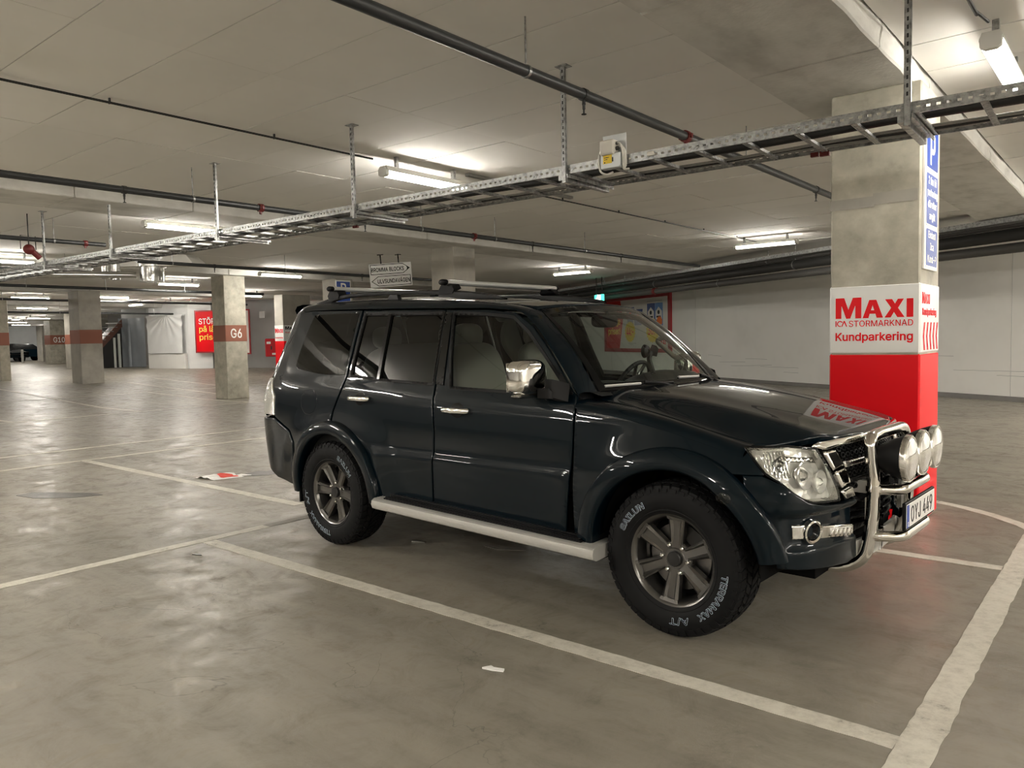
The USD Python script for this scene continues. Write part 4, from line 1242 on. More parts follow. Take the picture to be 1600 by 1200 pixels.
def wheel(x, y, z, flip, rot, letters):
    R_ = .383
    M4 = np.eye(4)
    if flip:
        M4[:3, :3] = np.diag([-1, -1, 1])
    M4[:3, 3] = (x, y, z)

    def P(m, spin=True):
        m = m.copy()
        if spin:
            m.apply_transform(trimesh.transformations.rotation_matrix(-rot, [0, 1, 0]))
        m.apply_transform(M4)
        return m
    t = thing('wheel', parent=car)
    half = [(.222, .092), (.228, .108), (.238, .113), (.246, .119), (.250, .118), (.270, .1285), (.30, .1305), (.325, .1275), (.338, .1225), (.350, .1195), (.362, .112), (.368, .098), (.3715, .06), (.3725, 0)]
    prof = [(r, -b) for r, b in half] + [(r, b) for r, b in half[-2::-1]]
    ty = lathe(prof, 96, 'y')
    ty.fix_normals()
    bl = []
    nb = 46
    for i in range(nb):
        a = 2 * PI * i / nb
        for row, (b0, b1, sk, ph) in enumerate(((-.128, -.084, .30, 0), (-.074, -.036, -.5, .35), (-.027, .027, .5, .1), (.036, .074, -.5, .6), (.084, .128, .30, .25))):
            q = []
            w = 2 * PI / nb * (.40 if row in (0, 4) else .37) * (1 if i % 2 else .86)
            ac = a + ph * 2 * PI / nb
            for s in (-1, 1):
                for b in (b0, b1):
                    out = abs(b) > .1
                    sk_ = sk * (b - (b0 + b1) / 2) / .3
                    for ri, rr in ((0, .350 if out else .364), (1, (.3665 if out else R_ - .012 * (b / .12) ** 2))):
                        aa = ac + s * w + sk_
                        bb = b if not out else math.copysign(.1215 if ri == 0 else .1155, b)
                        q.append((rr * math.cos(aa), bb, rr * math.sin(aa)))
            bl.append(hull(q))
            if row in (0, 4):
                s_ = -1 if row == 0 else 1
                q = [(rr * math.cos(ac + w * .8 * s), s_ * bb, rr * math.sin(ac + w * .8 * s)) for s in (-1, 1) for rr, bb in ((.336, .1215), (.336, .1265), (.354, .112), (.354, .1225))]
                bl.append(hull(q))
    obj('tyre', P(cat(ty, *bl)), 'tyre_rubber', t, smooth=35)
    if letters:
        # raised white outlines: a bold white shape under a slightly higher black one
        for s, a0, span in (('SAILUN', 157, 37), ('TERRAMAX', -2, 54), ('A/T', -68, 21)):
            wd = math.radians(span) * .285
            k_ = text(s, .030, wd * .97, False, .0019, False)
            k_.vertices[:, 0] += wd * .015
            w_ = cat(*[k_.copy().apply_translation([.0015 * math.cos(q), .0015 * math.sin(q), -.0008]) for q in np.linspace(0, 2 * PI, 9)[:-1]])
            k_.vertices[:, 2] *= 1.0
            for mm, nm, mt_ in ((w_, 'lettering', 'tyre_letter'), (k_, 'letter_fill', 'tyre_rubber')):
                mm = mm.subdivide()
                obj(nm, P(bend(mm, .277, math.radians(a0))), mt_, t, smooth=False)
    lip = lathe([(.196, -.02), (.203, -.075), (.210, -.094), (.222, -.104), (.2285, -.108), (.231, -.104), (.229, -.095), (.214, -.085), (.200, .10), (.205, .11)], 72, 'y')
    lip.fix_normals()
    obj('rim', P(lip), 'rim_grey', t, smooth=40)
    sp_ = []
    for i in range(6):
        a = 2 * PI * i / 6 + PI / 2 - .10
        ca, sa = math.cos(a), math.sin(a)

        def pt(r, s, yy):
            return (r * ca - s * sa, yy, r * sa + s * ca)
        web = hull([pt(.05, s * .024, q) for s in (-1, 1) for q in (-.066, -.03)] + [pt(.210, s * .036, q) for s in (-1, 1) for q in (-.082, -.045)])
        sp_.append(web)
        for s in (-1, 1):
            sp_.append(hull([pt(.070, s * .022, -.074), pt(.070, s * .030, -.062), pt(.070, s * .013, -.064), pt(.070, s * .030, -.03),
                             pt(.207, s * .032, -.098), pt(.207, s * .046, -.088), pt(.207, s * .020, -.084), pt(.207, s * .046, -.05)]))
        sp_.append(hull([pt(.196, s, q) for s in (-.046, .046) for q in (-.094, -.05)] + [pt(.213, s, q) for s in (-.052, .052) for q in (-.100, -.05)]))
    obj('spokes', P(cat(sp_)), 'rim_grey', t, smooth=25)
    hb = lathe([(.001, -.070), (.050, -.070), (.056, -.064), (.083, -.066), (.088, -.060), (.088, -.02)], 48, 'y')
    hb.fix_normals()
    obj('hub', P(hb), 'rim_grey', t, smooth=30)
    cp = lathe([(.001, -.088), (.034, -.087), (.038, -.082), (.040, -.062)], 40, 'y')
    cp.fix_normals()
    obj('hub_cap', P(cp), 'rim_dark', t, smooth=30)
    for i in range(6):
        a = 2 * PI * (i + .5) / 6 + PI / 2 - .10
        nt = lathe([(.001, -.083), (.006, -.083), (.010, -.078), (.0115, -.060)], 12, 'y')
        nt.fix_normals()
        nt.apply_translation([.070 * math.cos(a), 0, .070 * math.sin(a)])
        obj('lug_nut', P(nt), 'chrome', t, smooth=30)
    bd = lathe([(.001, -.012), (.165, -.012), (.165, .012)], 48, 'y')
    obj('brake_disc', P(bd), 'brake_steel', t, smooth=30)
    obj('brake_caliper', P(hull([(.10 * math.cos(q) * k_, b, .10 * math.sin(q) * k_) for q in (.4, .8, 1.2) for k_ in (1.05, 1.75) for b in (-.035, .03)]), False), 'rim_dark', t, smooth=False)
    bk = lathe([(.001, .02), (.198, .02)], 40, 'y')
    obj('back_plate', P(bk), 'under_black', t, smooth=False)


wheel(0, -.785, .383, False, 0, True)
wheel(-2.78, -.785, .383, False, math.radians(-88), True)
wheel(0, .785, .383, True, 0, False)
wheel(-2.78, .785, .383, True, .4, False)

# ---- underside and cabin
obj('underbody', cat(box(-3.7, .55, -.50, .50, .30, .62), box(-2.30, -.47, -.83, .83, .36, .60), box(-3.80, -3.24, -.72, .72, .42, .85), box(-.45, .60, -.55, .55, .55, .93), box(-3.25, -2.3, -.52, .52, .6, .9)), 'under_black', car, smooth=False)
obj('axle', tube([(0, -.72, .38), (0, .72, .38)], .05), 'under_black', car, smooth=30)
obj('axle', tube([(-2.78, -.72, .36), (-2.78, .72, .36)], .06), 'under_black', car, smooth=30)
obj('cabin_floor', box(-3.5, -.45, -.80, .80, .60, .64), 'interior_dark', car, smooth=False)
inner = lambda xs_, z0, z1, off: loft([FB(u_of_x(np.array(xs_)), np.full(len(xs_), z)) - nrm(FS, u_of_x(np.array(xs_)), np.full(len(xs_), z)) * off for z in (z0, (z0 + z1) / 2, z1)])
both('door_lining', inner(np.linspace(-3.5, -.62, 24), .64, 1.15, .05), 'interior_dark', smooth=60)
cross = [(-.50, 1.155), (-.62, 1.185), (-.80, 1.19), (-.95, 1.150), (-1.0, 1.05), (-1.0, .70)]
hump = lambda y: .055 * math.exp(-((y - .36) / .22) ** 4) + .035 * math.exp(-((y + .38) / .26) ** 4) * .6
dash = loft([[(x, y, z + (hump(y) if .58 < -x < .97 else 0)) for x, z in cross] for y in np.linspace(-.74, .74, 25)])
obj('dashboard', dash, 'interior_dark', car, smooth=50)
wc = np.array([-1.02, .36, 1.125])
wn = np.array([-.90, 0, .43])
wn /= np.linalg.norm(wn)
ey = np.array([0, 1.0, 0])
ez_ = np.cross(wn, ey)
ringp = [wc + .19 * (math.cos(a) * ey + math.sin(a) * ez_) for a in np.linspace(0, 2 * PI, 40)]
stw = obj('steering_wheel', tube(ringp, .015, 10, caps=False), 'satin_black', car, smooth=True)
obj('wheel_spoke', cat(ellipsoid(wc - wn * .02, (.05, .075, .06)), *[tube([wc, wc + .185 * (math.cos(a) * ey + math.sin(a) * ez_)], .012, 8) for a in (0.1, PI - .1, -PI / 2 - .3, -PI / 2 + .3)]), 'satin_chrome', stw, smooth=40)


def seat(x, y, w_=.25, rear=False):
    s_ = obj('seat', cat(cbox(x - .28, x + .26, y - w_, y + w_, .72, .90, .06)), 'seat_leather', car, smooth=50)
    sn = .30
    b = ellipsoid((0, 0, 0), (.075, w_, .34), 4, 4)
    b.apply_transform(trimesh.transformations.rotation_matrix(-.28, [0, 1, 0]))
    b.apply_translation([x - .34, y, 1.12])
    obj('seat_back', b, 'seat_leather', s_, smooth=60)
    for yy in ([y] if not rear else [y - w_ * .55, y + w_ * .55]):
        h_ = ellipsoid((x - .455, yy, 1.50), (.05, .13, .085), 3, 3)
        obj('headrest', h_, 'seat_leather', s_, smooth=60)
        obj('headrest_post', cat(*[tube([(x - .42, yy + d, 1.36), (x - .455, yy + d, 1.46)], .007, 8) for d in (-.06, .06)]), 'chrome', s_, smooth=40)


seat(-1.42, -.37)
seat(-1.42, .37)
seat(-2.32, 0, .62, True)
obj('headliner', patch(FR, Polygon([(-1.06, -.50), (-1.04, 0), (-1.06, .50), (-3.55, .50), (-3.55, -.50)]), .08, r=.002, t=.005, lift=-.045, flange=False), 'headliner', car)
mr = obj('rear_view_mirror', ellipsoid(FW(np.array(0.0), np.array(.80)) + [-.10, 0, -.02], (.025, .135, .042), 3.5, 3), 'satin_black', car, smooth=50)
obj('mirror_stalk', tube([FW(np.array(0.0), np.array(.90)) + [-.02, 0, 0], FW(np.array(0.0), np.array(.80)) + [-.09, 0, 0]], .012, 8), 'satin_black', mr, smooth=40)
pc_ = np.array([-.66, .02, 1.27])
ph = obj('phone_holder', cat(tube([pc_ + [.02, 0, -.03], pc_ + [-.02, .01, .06], pc_ + [-.03, .05, .10]], .016, 8, fillet=.03)), 'satin_black', car, smooth=40)
obj('suction_cup', cat(lathe([(.001, 0), (.042, .0), (.034, .02), (.012, .03)], 24, 'x').apply_translation(pc_ + [.0, -.07, .11]), ), 'satin_black', ph, smooth=40)
obj('phone_clamp', hull([pc_ + np.array(q) for q in ((-.04, .04, .09), (-.02, .13, .12), (-.04, .14, .07), (-.02, .05, .15), (-.05, .09, .08), (-.01, .09, .14))]), 'satin_black', ph, smooth=30)
for s in (-1, 1):
    a = np.array([-.90, s * .585, 1.46])
    b = np.array([-.765, s * .625, 1.335])
    obj('grab_handle', tube([a, a + [-.03, -s * .05, -.02], b + [-.03, -s * .05, -.02], b], .016, 10, fillet=.03), 'interior_beige', car, smooth=40)
# ------------------------------------------------------------------ fluorescent lamps
LAMP_L = 1.26


def make_lamp(label, x, y, along='y', z=3.27, group=None, light='tube_light'):
    t = thing('fluorescent_lamp', label, 'lamp', (x, y, z), 0 if along == 'y' else PI / 2, group)
    L = LAMP_L / 2
    e = ((-.062, .020), (.062, .020), (-.058, -.035), (.058, -.035), (-.032, -.050), (.032, -.050), (-.034, .05), (.034, .05))
    obj('housing', cat(hull([(a, b, c) for b in (-L, L) for a, c in ((-.066, .006), (.066, .006), (-.066, .016), (.066, .016), (-.05, .06), (.05, .06))]),
                       hull([(a, b, c) for b in (-L - .02, -L + .03) for a, c in e]), hull([(a, b, c) for b in (L - .03, L + .02) for a, c in e])), 'lamp_housing', t, smooth=False)
    obj('diffuser', hull([(a, b, c) for b in (-L + .031, L - .031) for a, c in ((-.060, .005), (.060, .005), (-.055, -.033), (.055, -.033), (-.030, -.047), (.030, -.047))]), light, t, smooth=False)
    for b in (-L * .7, L * .7):
        obj('bracket', box(-.02, .02, b - .02, b + .02, .055, CEIL - z + .004), 'galvanised', t, smooth=False)
    return t


lamp0 = make_lamp('bright tube lamp above the cable ladder near the middle left', -6.3, 6.17)


def lamp(label, x, y, along='y', z=3.27, group=None):
    return dup(lamp0, (x, y, z), 0 if along == 'y' else PI / 2, label, group)


make_lamp('large glaring tube lamp at the top right corner', -.80, 6.35, light='tube_light_old')
lamp('tube lamp behind the third ladder hanger from the left', -11.45, 6.03)
lamp('tube lamp beside the column lettered G6, to its right', -17.75, 11.93)
lamp('tube lamp just left of the column lettered G6', -22.1, 11.35)
lamp('glowing tube lamp cut by the left picture edge beside the red pipe valve', -18.05, 5.55)
lamp('tube lamp on the far ceiling just left of the red and white column', -6.0, 15.35, 'x')
lamp('small tube lamp on the far ceiling above the car windscreen', -12.4, 17.7, 'x')
lamp('short tube lamp right of the wide brown-banded column', -29.1, 12.4)
lamp('tube lamp by the distant red and white column', -25.9, 15.9)
lamp('tube lamp left of the wide brown-banded column', -30.7, 10.3)
for n, (x, y) in enumerate(((-33.9, 15.5), (-31.4, 16.2), (-42.3, 14.5), (-54.0, 17.3), (-51.6, 17.7), (-66.3, 21.5), (-43.5, 17.0), (-38.6, 13.0), (-60.0, 19.2), (-38.0, 20.5))):
    lamp('small distant tube lamp glowing under the far ceiling at left', x, y, 'y' if n % 3 else 'x', group='distant tube lamps')
out0 = None
for x, y in ((-9.2, .2), (-6.3, -1.3), (-13.2, .30), (7.6, 1.0), (4.4, -2.6), (7.6, 3.6), (7.6, 6.35), (-18.05, -.4), (4.4, 6.35), (4.4, .6), (-3.6, -3.4), (1.6, -3.4), (-8.9, -4.6), (-13.2, -5.4), (-33, 5.0), (-71.0, 21.0), (-73.5, 26.0), (4.4, 12.0), (1.8, 11.6), (1.2, 15.6), (-3.6, -7.5)):
    if out0 is None:
        out0 = make_lamp('tube lamp of the hall outside the picture', x, y, group='lamps outside the picture', light='tube_light_new')
    else:
        dup(out0, (x, y, 3.27))

# thin cable runs to the lamps
for lab, x, y0, y1 in (('thin black cable run along the ceiling to the middle left lamp', -6.42, -4, 5.5), ('dark cable run along the ceiling towards the far wall', -6.45, 8.2, 16.5)):
    obj('ceiling_cable', cat(tube([(x, y0, 3.415), (x, y1, 3.415)], .010, 8), *[box(x - .010, x + .010, y - .006, y + .006, 3.404, 3.455) for y in np.arange(y0 + .8, y1, 1.5)]), 'cable_black', label=lab, cat='cable', smooth=40)
obj('ceiling_cable', cat(tube([(-.86, -4, 3.41), (-.86, 5.6, 3.41)], .012, 8), tube([(-.86, 5.55, 3.415), (-.82, 5.75, 3.40)], .010, 8)), 'cable_black', label='short dark cable feeding the top right lamp', cat='cable', smooth=40)
obj('mounting_rail', cat(box(-6.33, -6.27, 6.85, 9.0, 3.415, 3.448), ), 'galvanised_dull', label='steel lamp rail on the ceiling over the middle left lamp', cat='rail', smooth=False)


# ------------------------------------------------------------------ sprinkler pipes
def pipe(label, x, z, y0, y1, r, heads=(), couplings=(), rings=()):
    t = thing('sprinkler_pipe', label, 'pipe', (x, 0, z))
    obj('pipe', tube([(0, y0, 0), (0, y1, 0)], r, 16), 'pipe_paint', t, smooth=40)
    for y in heads:
        hd = lathe([(.010, -r + .004), (.013, -r - .03), (.010, -r - .034), (.010, -r - .06), (.006, -r - .064), (.006, -r - .09), (.018, -r - .092), (.018, -r - .096), (.001, -r - .098)], 14)
        hd.fix_normals()
        hd.apply_translation([0, y, 0])
        obj('sprinkler_head', cat(hd, tube([(0, y - .02, 0), (0, y + .02, 0)], r + .006, 16)), 'pipe_dark', t, smooth=40)
    for y in couplings:
        obj('coupling', cat(tube([(0, y - .028, 0), (0, y + .028, 0)], r + .012, 18), *[box(s * (r + .012) - .012, s * (r + .012) + .012, y - .012, y + .012, -.018, .018) for s in (-1, 1)], box(-.01, .01, y - .012, y + .012, -r - .04, -r)), 'coupling_red', t, smooth=30)
    for y in rings:
        obj('pipe_hanger', cat(lathe([(r + .001, -.012), (r + .005, -.012), (r + .005, .012), (r + .001, .012)], 20, 'y').apply_translation([0, y, 0]), tube([(0, y, r), (0, y, CEIL - z)], .006, 8)), 'galvanised', t, smooth=30)
    return t


pipe('thick dark sprinkler pipe crossing the top of the picture above the ladder', -3.0, 3.12, -3, 12.5, .036, heads=(4.45, 9.2), couplings=(5.95,), rings=(3.82, 7.2, 10.5))
pipe('long dark sprinkler pipe at upper left running under the ladder', -8.25, 3.10, -3, 17.0, .036, heads=(3.70, 6.9, 10.6, 13.5), couplings=(5.30, 9.1), rings=(4.45, 7.95, 9.6, 12.2))
pipe('dark sprinkler pipe left of the second ladder hanger', -12.9, 3.10, -1, 5.45, .034, couplings=(5.15,), rings=(4.7,))
pipe('dark sprinkler pipe behind the direction sign', -15.0, 3.10, 6.9, 18.0, .034, heads=(8.5, 12.4), rings=(7.6, 10.2))
pipe('thin dark sprinkler pipe beyond the first hanger at far left', -17.6, 3.08, 3.5, 7.4, .030, rings=(4.6, 6.6))
pipe('distant dark pipe left of the column lettered G6', -22.6, 3.10, 5.0, 14.5, .040, rings=(7.5, 9.5, 11.8))
pipe('distant black pipe under the far ceiling behind the brown-banded column', -29.3, 3.12, 6.0, 18.0, .040, rings=(9.0, 12.0))
pipe('far dark pipe in front of the white sheeted wall', -35.5, 2.95, 9.0, 24.0, .040, rings=(13.0, 17.0))

# ------------------------------------------------------------------ cable ladder with its hangers
LY = lambda x: 4.71 + .034 * (x + 3.3)
lad = thing('cable_ladder', 'long galvanised cable ladder hanging diagonally across the picture', 'cable ladder', (0, 0, 0))
LX0, LX1, LZ, LW, LH = -17.5, 1.6, 2.71, .62, .062
sl = .034


def along(m):
    """ladder frame: x along, y across, z up -> world"""
    d = np.array([1, sl, 0]) / math.hypot(1, sl)
    return frame_map(m, (0, LY(0), LZ), d, (-d[1], d[0], 0), (0, 0, 1))


for y, s in ((0, 1), (LW, -1)):
    L0, L1 = LX0 if y == 0 else LX0 - .3, LX1
    ms = [box(L0, L1, y - .002, y + .012 * 1, LH / 2 - .012, LH / 2), box(L0, L1, y - .0015, y + .0015, .005, LH / 2 - .003), box(L0, L1, y - .0015, y + .0015, -LH / 2, -.009),
          box(L0, L1, y - .004, y + .014, -LH / 2 - .002, -LH / 2 + .002), box(L0, L1, y - .004, y - .0015, .012, .017)]
    for x in np.arange(L0, L1, .05):
        ms.append(box(x, x + .029, y - .0015, y + .0015, -.010, .006))
    obj('side_rail', along(cat(ms)), 'galvanised', lad, smooth=False)
n = 0
for x in np.arange(1.25, LX0, -.325):
    c = box(x - .013, x + .013, .0, LW, -LH / 2 + .001, -LH / 2 + .020)
    lip = cat(box(x - .018, x - .011, .0, LW, -LH / 2 - .002, -LH / 2 + .006), box(x + .011, x + .018, .0, LW, -LH / 2 - .002, -LH / 2 + .006))
    rivet = cat(box(x - .03, x + .03, -.006, .0, -.008, -.003), box(x - .02, x - .008, -.006, 0, -.018, -.008), box(x + .008, x + .02, -.006, 0, -.018, -.008))
    obj('rung', along(cat(c, lip, rivet)), 'galvanised', lad, smooth=False)
HX = [(-1.06, 0), (-3.34, 1), (-5.66, 2), (-7.91, 3), (-10.37, 4), (-12.4, 5)]
for x, k in HX:
    m = [box(x - .018, x + .018, -.035, -.032, -.10, CEIL - LZ), box(x - .018, x - .014, -.035, -.012, -.10, CEIL - LZ), box(x + .014, x + .018, -.035, -.012, -.10, CEIL - LZ), box(x - .05, x + .05, -.06, .02, CEIL - LZ - .006, CEIL - LZ)]
    obj('hanger', along(cat(m)), 'galvanised', lad, smooth=False)
    sl_ = [box(x - .005, x + .005, -.0365, -.0348, q, q + .022) for q in np.arange(.06, CEIL - LZ - .05, .045)]
    obj('hanger_slots', along(cat(sl_)), 'cut_edge', lad, smooth=False)
    arm = [box(x - .05, x - .012, -.03, LW + .02, -LH / 2 - .048, -LH / 2 - .008), box(x - .050, x + .03, -.03, LW + .02, -LH / 2 - .010, -LH / 2 - .006), box(x + .022, x + .03, -.03, LW + .02, -LH / 2 - .03, -LH / 2 - .006)]
    obj('support_arm', along(cat(arm)), 'galvanised', lad, smooth=False)
for k, (y, r, z, mt_) in enumerate(((.27, .027, .0, 'cable_black'), (.475, .010, -.005, 'cable_grey'), (.515, .011, -.006, 'cable_black'), (.56, .010, -.006, 'cable_grey'))):
    wob = lambda x: .012 * math.sin(x * 1.3 + k) + .006 * math.sin(x * 3.1 + 2 * k)
    obj('cable', along(tube([(x, y + wob(x), z - LH / 2 + .02 + r * .8 + .004 * math.sin(4 * x + k)) for x in np.arange(LX0 - .2, LX1, .16)], r, 8)), mt_, lad, smooth=True)
for lab, x in (('pair of small red tags clipped under the cable ladder left of the painted column', -1.77), ('small red tag under the cable ladder left of the junction box', -6.42)):
    q = along(cat(box(x, x + .05, LW - .01, LW + .016, -LH / 2 - .022, -LH / 2 + .006), box(x + .06, x + .12, LW - .01, LW + .016, -LH / 2 - .026, -LH / 2 + .006)) if x > -3 else box(x, x + .07, LW - .01, LW + .016, -LH / 2 - .02, -LH / 2 + .004))
    obj('red_tag', q, 'coupling_red', smooth=False, label=lab, cat='tag')

jb = thing('junction_box', 'cream junction box with yellow label clipped on the cable ladder', 'junction box', (0, 0, 0))
jx = -2.93
jbm = lambda m: along(m.apply_translation([-jx, 0, 0]).apply_scale(.86).apply_translation([jx, 0, -.022]))
obj('back_plate', jbm(cbox(jx - .105, jx + .115, -.012, -.006, -.035, .235, .002)), 'box_steel', jb, smooth=False)
obj('lower_box', jbm(cbox(jx - .09, jx + .09, -.075, -.012, -.045, .075, .006)), 'box_steel', jb, smooth=False)
obj('upper_box', jbm(cbox(jx - .085, jx + .045, -.105, -.012, .062, .18, .010)), 'box_plastic', jb, smooth=False)
obj('label', jbm(box(jx - .065, jx + .015, -.077, -.074, -.005, .062)), 'label_yellow', jb, smooth=False, label='yellow printed label')
obj('label_print', jbm(cat(box(jx - .055, jx - .01, -.078, -.0765, .040, .045), box(jx - .055, jx - .025, -.078, -.0765, .025, .029), box(jx + .018, jx + .028, -.077, -.0745, .005, .04), box(jx - .055, jx - .045, -.078, -.0765, -.001, .008))), 'black_print', jb, smooth=False)
for k in range(3):
    obj('cable', jbm(tube([(jx + .04, -.06 + k * .012, .155 - k * .02), (jx + .085 + k * .004, -.055 + k * .012, .145 - k * .01), (jx + .105 + k * .006, -.05 + k * .012, .07), (jx + .105 + k * .006, -.05 + k * .012, -.03), (jx + .10, -.03, -.06), (jx + .095, .06, -.04)], .0085, 8, fillet=.04)), 'cable_white', jb, smooth=True)
    obj('cable', jbm(tube([(jx - .085, -.06 + k * .012, .12 - k * .02), (jx - .115 - k * .004, -.055 + k * .012, .09), (jx - .118 - k * .004, -.06 + k * .012, .0), (jx - .10, -.06, -.065), (jx - .06, -.03, -.085), (jx - .05, .05, -.05)], .0085, 8, fillet=.04)), 'cable_white', jb, smooth=True)
obj('cable_gland', jbm(cat(tube([(jx + .04, -.055, .15), (jx + .06, -.055, .15)], .013, 10), tube([(jx + .04, -.055, .11), (jx + .065, -.055, .11)], .016, 10))), 'pipe_wrap', jb, smooth=40)
obj('wire_clip', along(cbox(jx + .26, jx + .31, -.02, .0, -.012, .018, .004)), 'box_plastic', smooth=False, label='small cream clip on the ladder rail right of the junction box', cat='clip')

# ------------------------------------------------------------------ hanging direction sign
a_, b_ = np.array([-13.72, 11.56]), np.array([-13.05, 12.24])
d_ = (b_ - a_) / np.linalg.norm(b_ - a_)
W_ = float(np.linalg.norm(b_ - a_))
ds = thing('direction_sign', 'hanging white street direction sign with two black arrows', 'sign', (float((a_ + b_)[0] / 2), float((a_ + b_)[1] / 2), 2.985), math.atan2(d_[1], d_[0]))
UsdGeom.Xformable(ds).AddRotateYOp().Set(-3.5)
fx = lambda m, z=0: frame_map(m, (0, -.012, z), (1, 0, 0), (0, 0, 1), (0, -1, 0))
obj('board', cbox(-W_ / 2, W_ / 2, -.011, .011, -.27, .265, .004), 'sign_white', ds, smooth=False)
h_ = W_ / 2 - .03


def arrow(sgn, z0, z1):
    zm = (z0 + z1) / 2
    p = Polygon([(-sgn * h_, z0), (sgn * (h_ - .16), z0), (sgn * h_, zm), (sgn * (h_ - .16), z1), (-sgn * h_, z1)])
    return p.difference(p.buffer(-.012))


obj('arrow_outline', fx(prism(arrow(1, .02, .245), .002)), 'black_print', ds, smooth=False)
obj('arrow_outline', fx(prism(arrow(-1, -.245, -.02), .002)), 'black_print', ds, smooth=False)
obj('arrow_head', fx(prism([(h_ - .09, .20), (h_ - .02, .1325), (h_ - .09, .065), (h_ - .065, .1325)], .002)), 'black_print', ds, smooth=False)
obj('lettering', fx(text('BROMMA BLOCKS', .088, .74, True, .002), .085).apply_translation([-.06, 0, 0]), 'black_print', ds, smooth=False)
obj('lettering', fx(text('ULVSUNDAVÄGEN', .088, .74, True, .002), -.18).apply_translation([.06, 0, 0]), 'black_print', ds, smooth=False)
for x in (-.20, .20):
    obj('hanger_rod', cat(box(x - .014, x + .014, -.014, .014, .26, CEIL - 2.985 + x * .06), box(x - .07, x + .07, -.03, .03, CEIL - 2.985 - .018 - x * .06, CEIL - 2.985 - .006 - x * .06)), 'pipe_dark', ds, smooth=False)


# ------------------------------------------------------------------ far wall: poster, exit sign, pipe bundle
def on_wall(m, s, z, off):
    """x along the wall to the viewer's right, y up"""
    return frame_map(m, wallp(s, off, z), [*(-WALL_D), 0], [0, 0, 1], [*WALL_N, 0])


PS0, PS1, PZ0, PZ1 = 8.05, 3.12, .86, 3.01
pw, phh = PS0 - PS1, PZ1 - PZ0
po = thing('poster', 'large red-framed offer poster on the white wall seen past the windscreen', 'poster', tuple(wallp(PS0, 0, PZ0)))


def pw_m(m, off):
    q = on_wall(m, PS0, PZ0, off)
    q.apply_translation(-wallp(PS0, 0, PZ0))
    return q


fr = .14
obj('poster_frame', pw_m(prism(Polygon([(0, 0), (pw, 0), (pw, phh), (0, phh)]).difference(Polygon([(fr, fr), (pw - fr, fr), (pw - fr, phh - fr), (fr, phh - fr)])), .09), 0), 'frame_red', po, smooth=False)
obj('poster_sheet', pw_m(prism([(fr, fr), (pw - fr, fr), (pw - fr, phh - fr), (fr, phh - fr)], .01), .03), 'poster_paper', po, smooth=False)
obj('red_panel', pw_m(prism([(fr, fr), (1.20, fr), (1.50, 1.30), (1.28, phh - fr), (fr, phh - fr)], .004), .04), 'poster_red', po, smooth=False)
for s, z, wd, hh, x in (('STÖRST', 1.42, .98, .25, .62), ('på låga', 1.08, .98, .25, .66), ('priser!', .70, .98, .25, .66)):
    obj('lettering', pw_m(text(s, hh, wd, True, .004).apply_translation([x + .12, z, 0]), .046), 'yellow_letter' if s != 'STÖRST' else 'white_letter', po, smooth=False)
for x0, z0, wd, ht, mt_, tl in ((1.75, 1.10, .62, .62, 'lilac_print', .06), (2.30, 1.02, .70, .60, 'lilac_print', -.06)):
    obj('product_print', pw_m(prism([(x0, z0 + ht), (x0 + wd, z0 + ht), (x0 + wd - .10 + tl * 0, z0), (x0 + .10, z0)], .003), .04 + (x0 - 1.7) * .004), mt_, po, smooth=False)
    obj('product_print', pw_m(prism([(x0, z0 + ht), (x0 + wd, z0 + ht), (x0 + wd - .02, z0 + ht - .10), (x0 + .02, z0 + ht - .10)], .003), .044 + (x0 - 1.7) * .004), 'navy_print', po, smooth=False)
    obj('product_print', pw_m(prism(Polygon(circ((x0 + wd / 2, z0 + .30), .13, 0, 360, 7)), .003), .046 + (x0 - 1.7) * .004), 'sign_red', po, smooth=False)
for x0, mt_ in ((3.32, 'navy_print'), (3.86, 'blue_print')):
    obj('product_print', pw_m(prism([(x0, .78), (x0 + .53, .78), (x0 + .53, 1.80), (x0, 1.80)], .003), .04), mt_, po, smooth=False)
    obj('product_print', pw_m(prism([(x0 + .05, 1.22), (x0 + .26, 1.12), (x0 + .48, 1.22), (x0 + .48, 1.50), (x0 + .26, 1.66), (x0 + .05, 1.50)], .003), .044), 'poster_paper', po, smooth=False)
    obj('product_print', pw_m(cat(prism(Polygon(circ((x0 + .26, 1.46), .075, 0, 360, 14)), .003), prism([(x0 + .12, 1.27), (x0 + .40, 1.27), (x0 + .40, 1.33), (x0 + .12, 1.33)], .003)), .047), 'black_print', po, smooth=False)


def star(cx_, cz_, r, n_=18):
    return [(cx_ + r * (1 if i % 2 else .86) * math.cos(PI * i / n_), cz_ + r * (1 if i % 2 else .86) * math.sin(PI * i / n_)) for i in range(2 * n_)]


for cx_, cz_, r_, s, w__ in ((2.05, .78, .42, '44:-', .52), (3.70, .80, .46, '30:-', .62)):
    obj('price_burst', pw_m(prism(star(cx_, cz_, r_), .003), .050), 'yellow_print', po, smooth=False)
    obj('lettering', pw_m(text(s, .30, w__, True, .003).apply_translation([cx_, cz_ - .14, 0]), .054), 'letter_red', po, smooth=False)
obj('price_burst', pw_m(prism(star(4.18, 1.12, .20, 10), .003), .052), 'orange_print', po, smooth=False)
obj('product_print', pw_m(cat(box(3.3, 4.35, 1.87, 1.89, 0, .002), box(1.9, 2.5, .33, .35, 0, .002), box(2.0, 2.3, .27, .285, 0, .002)), .041), 'grey_print', po, smooth=False)
obj('lettering', pw_m(maxi(.55, .20).apply_translation([4.3, .30, 0]), .046), 'letter_red', po, smooth=False)

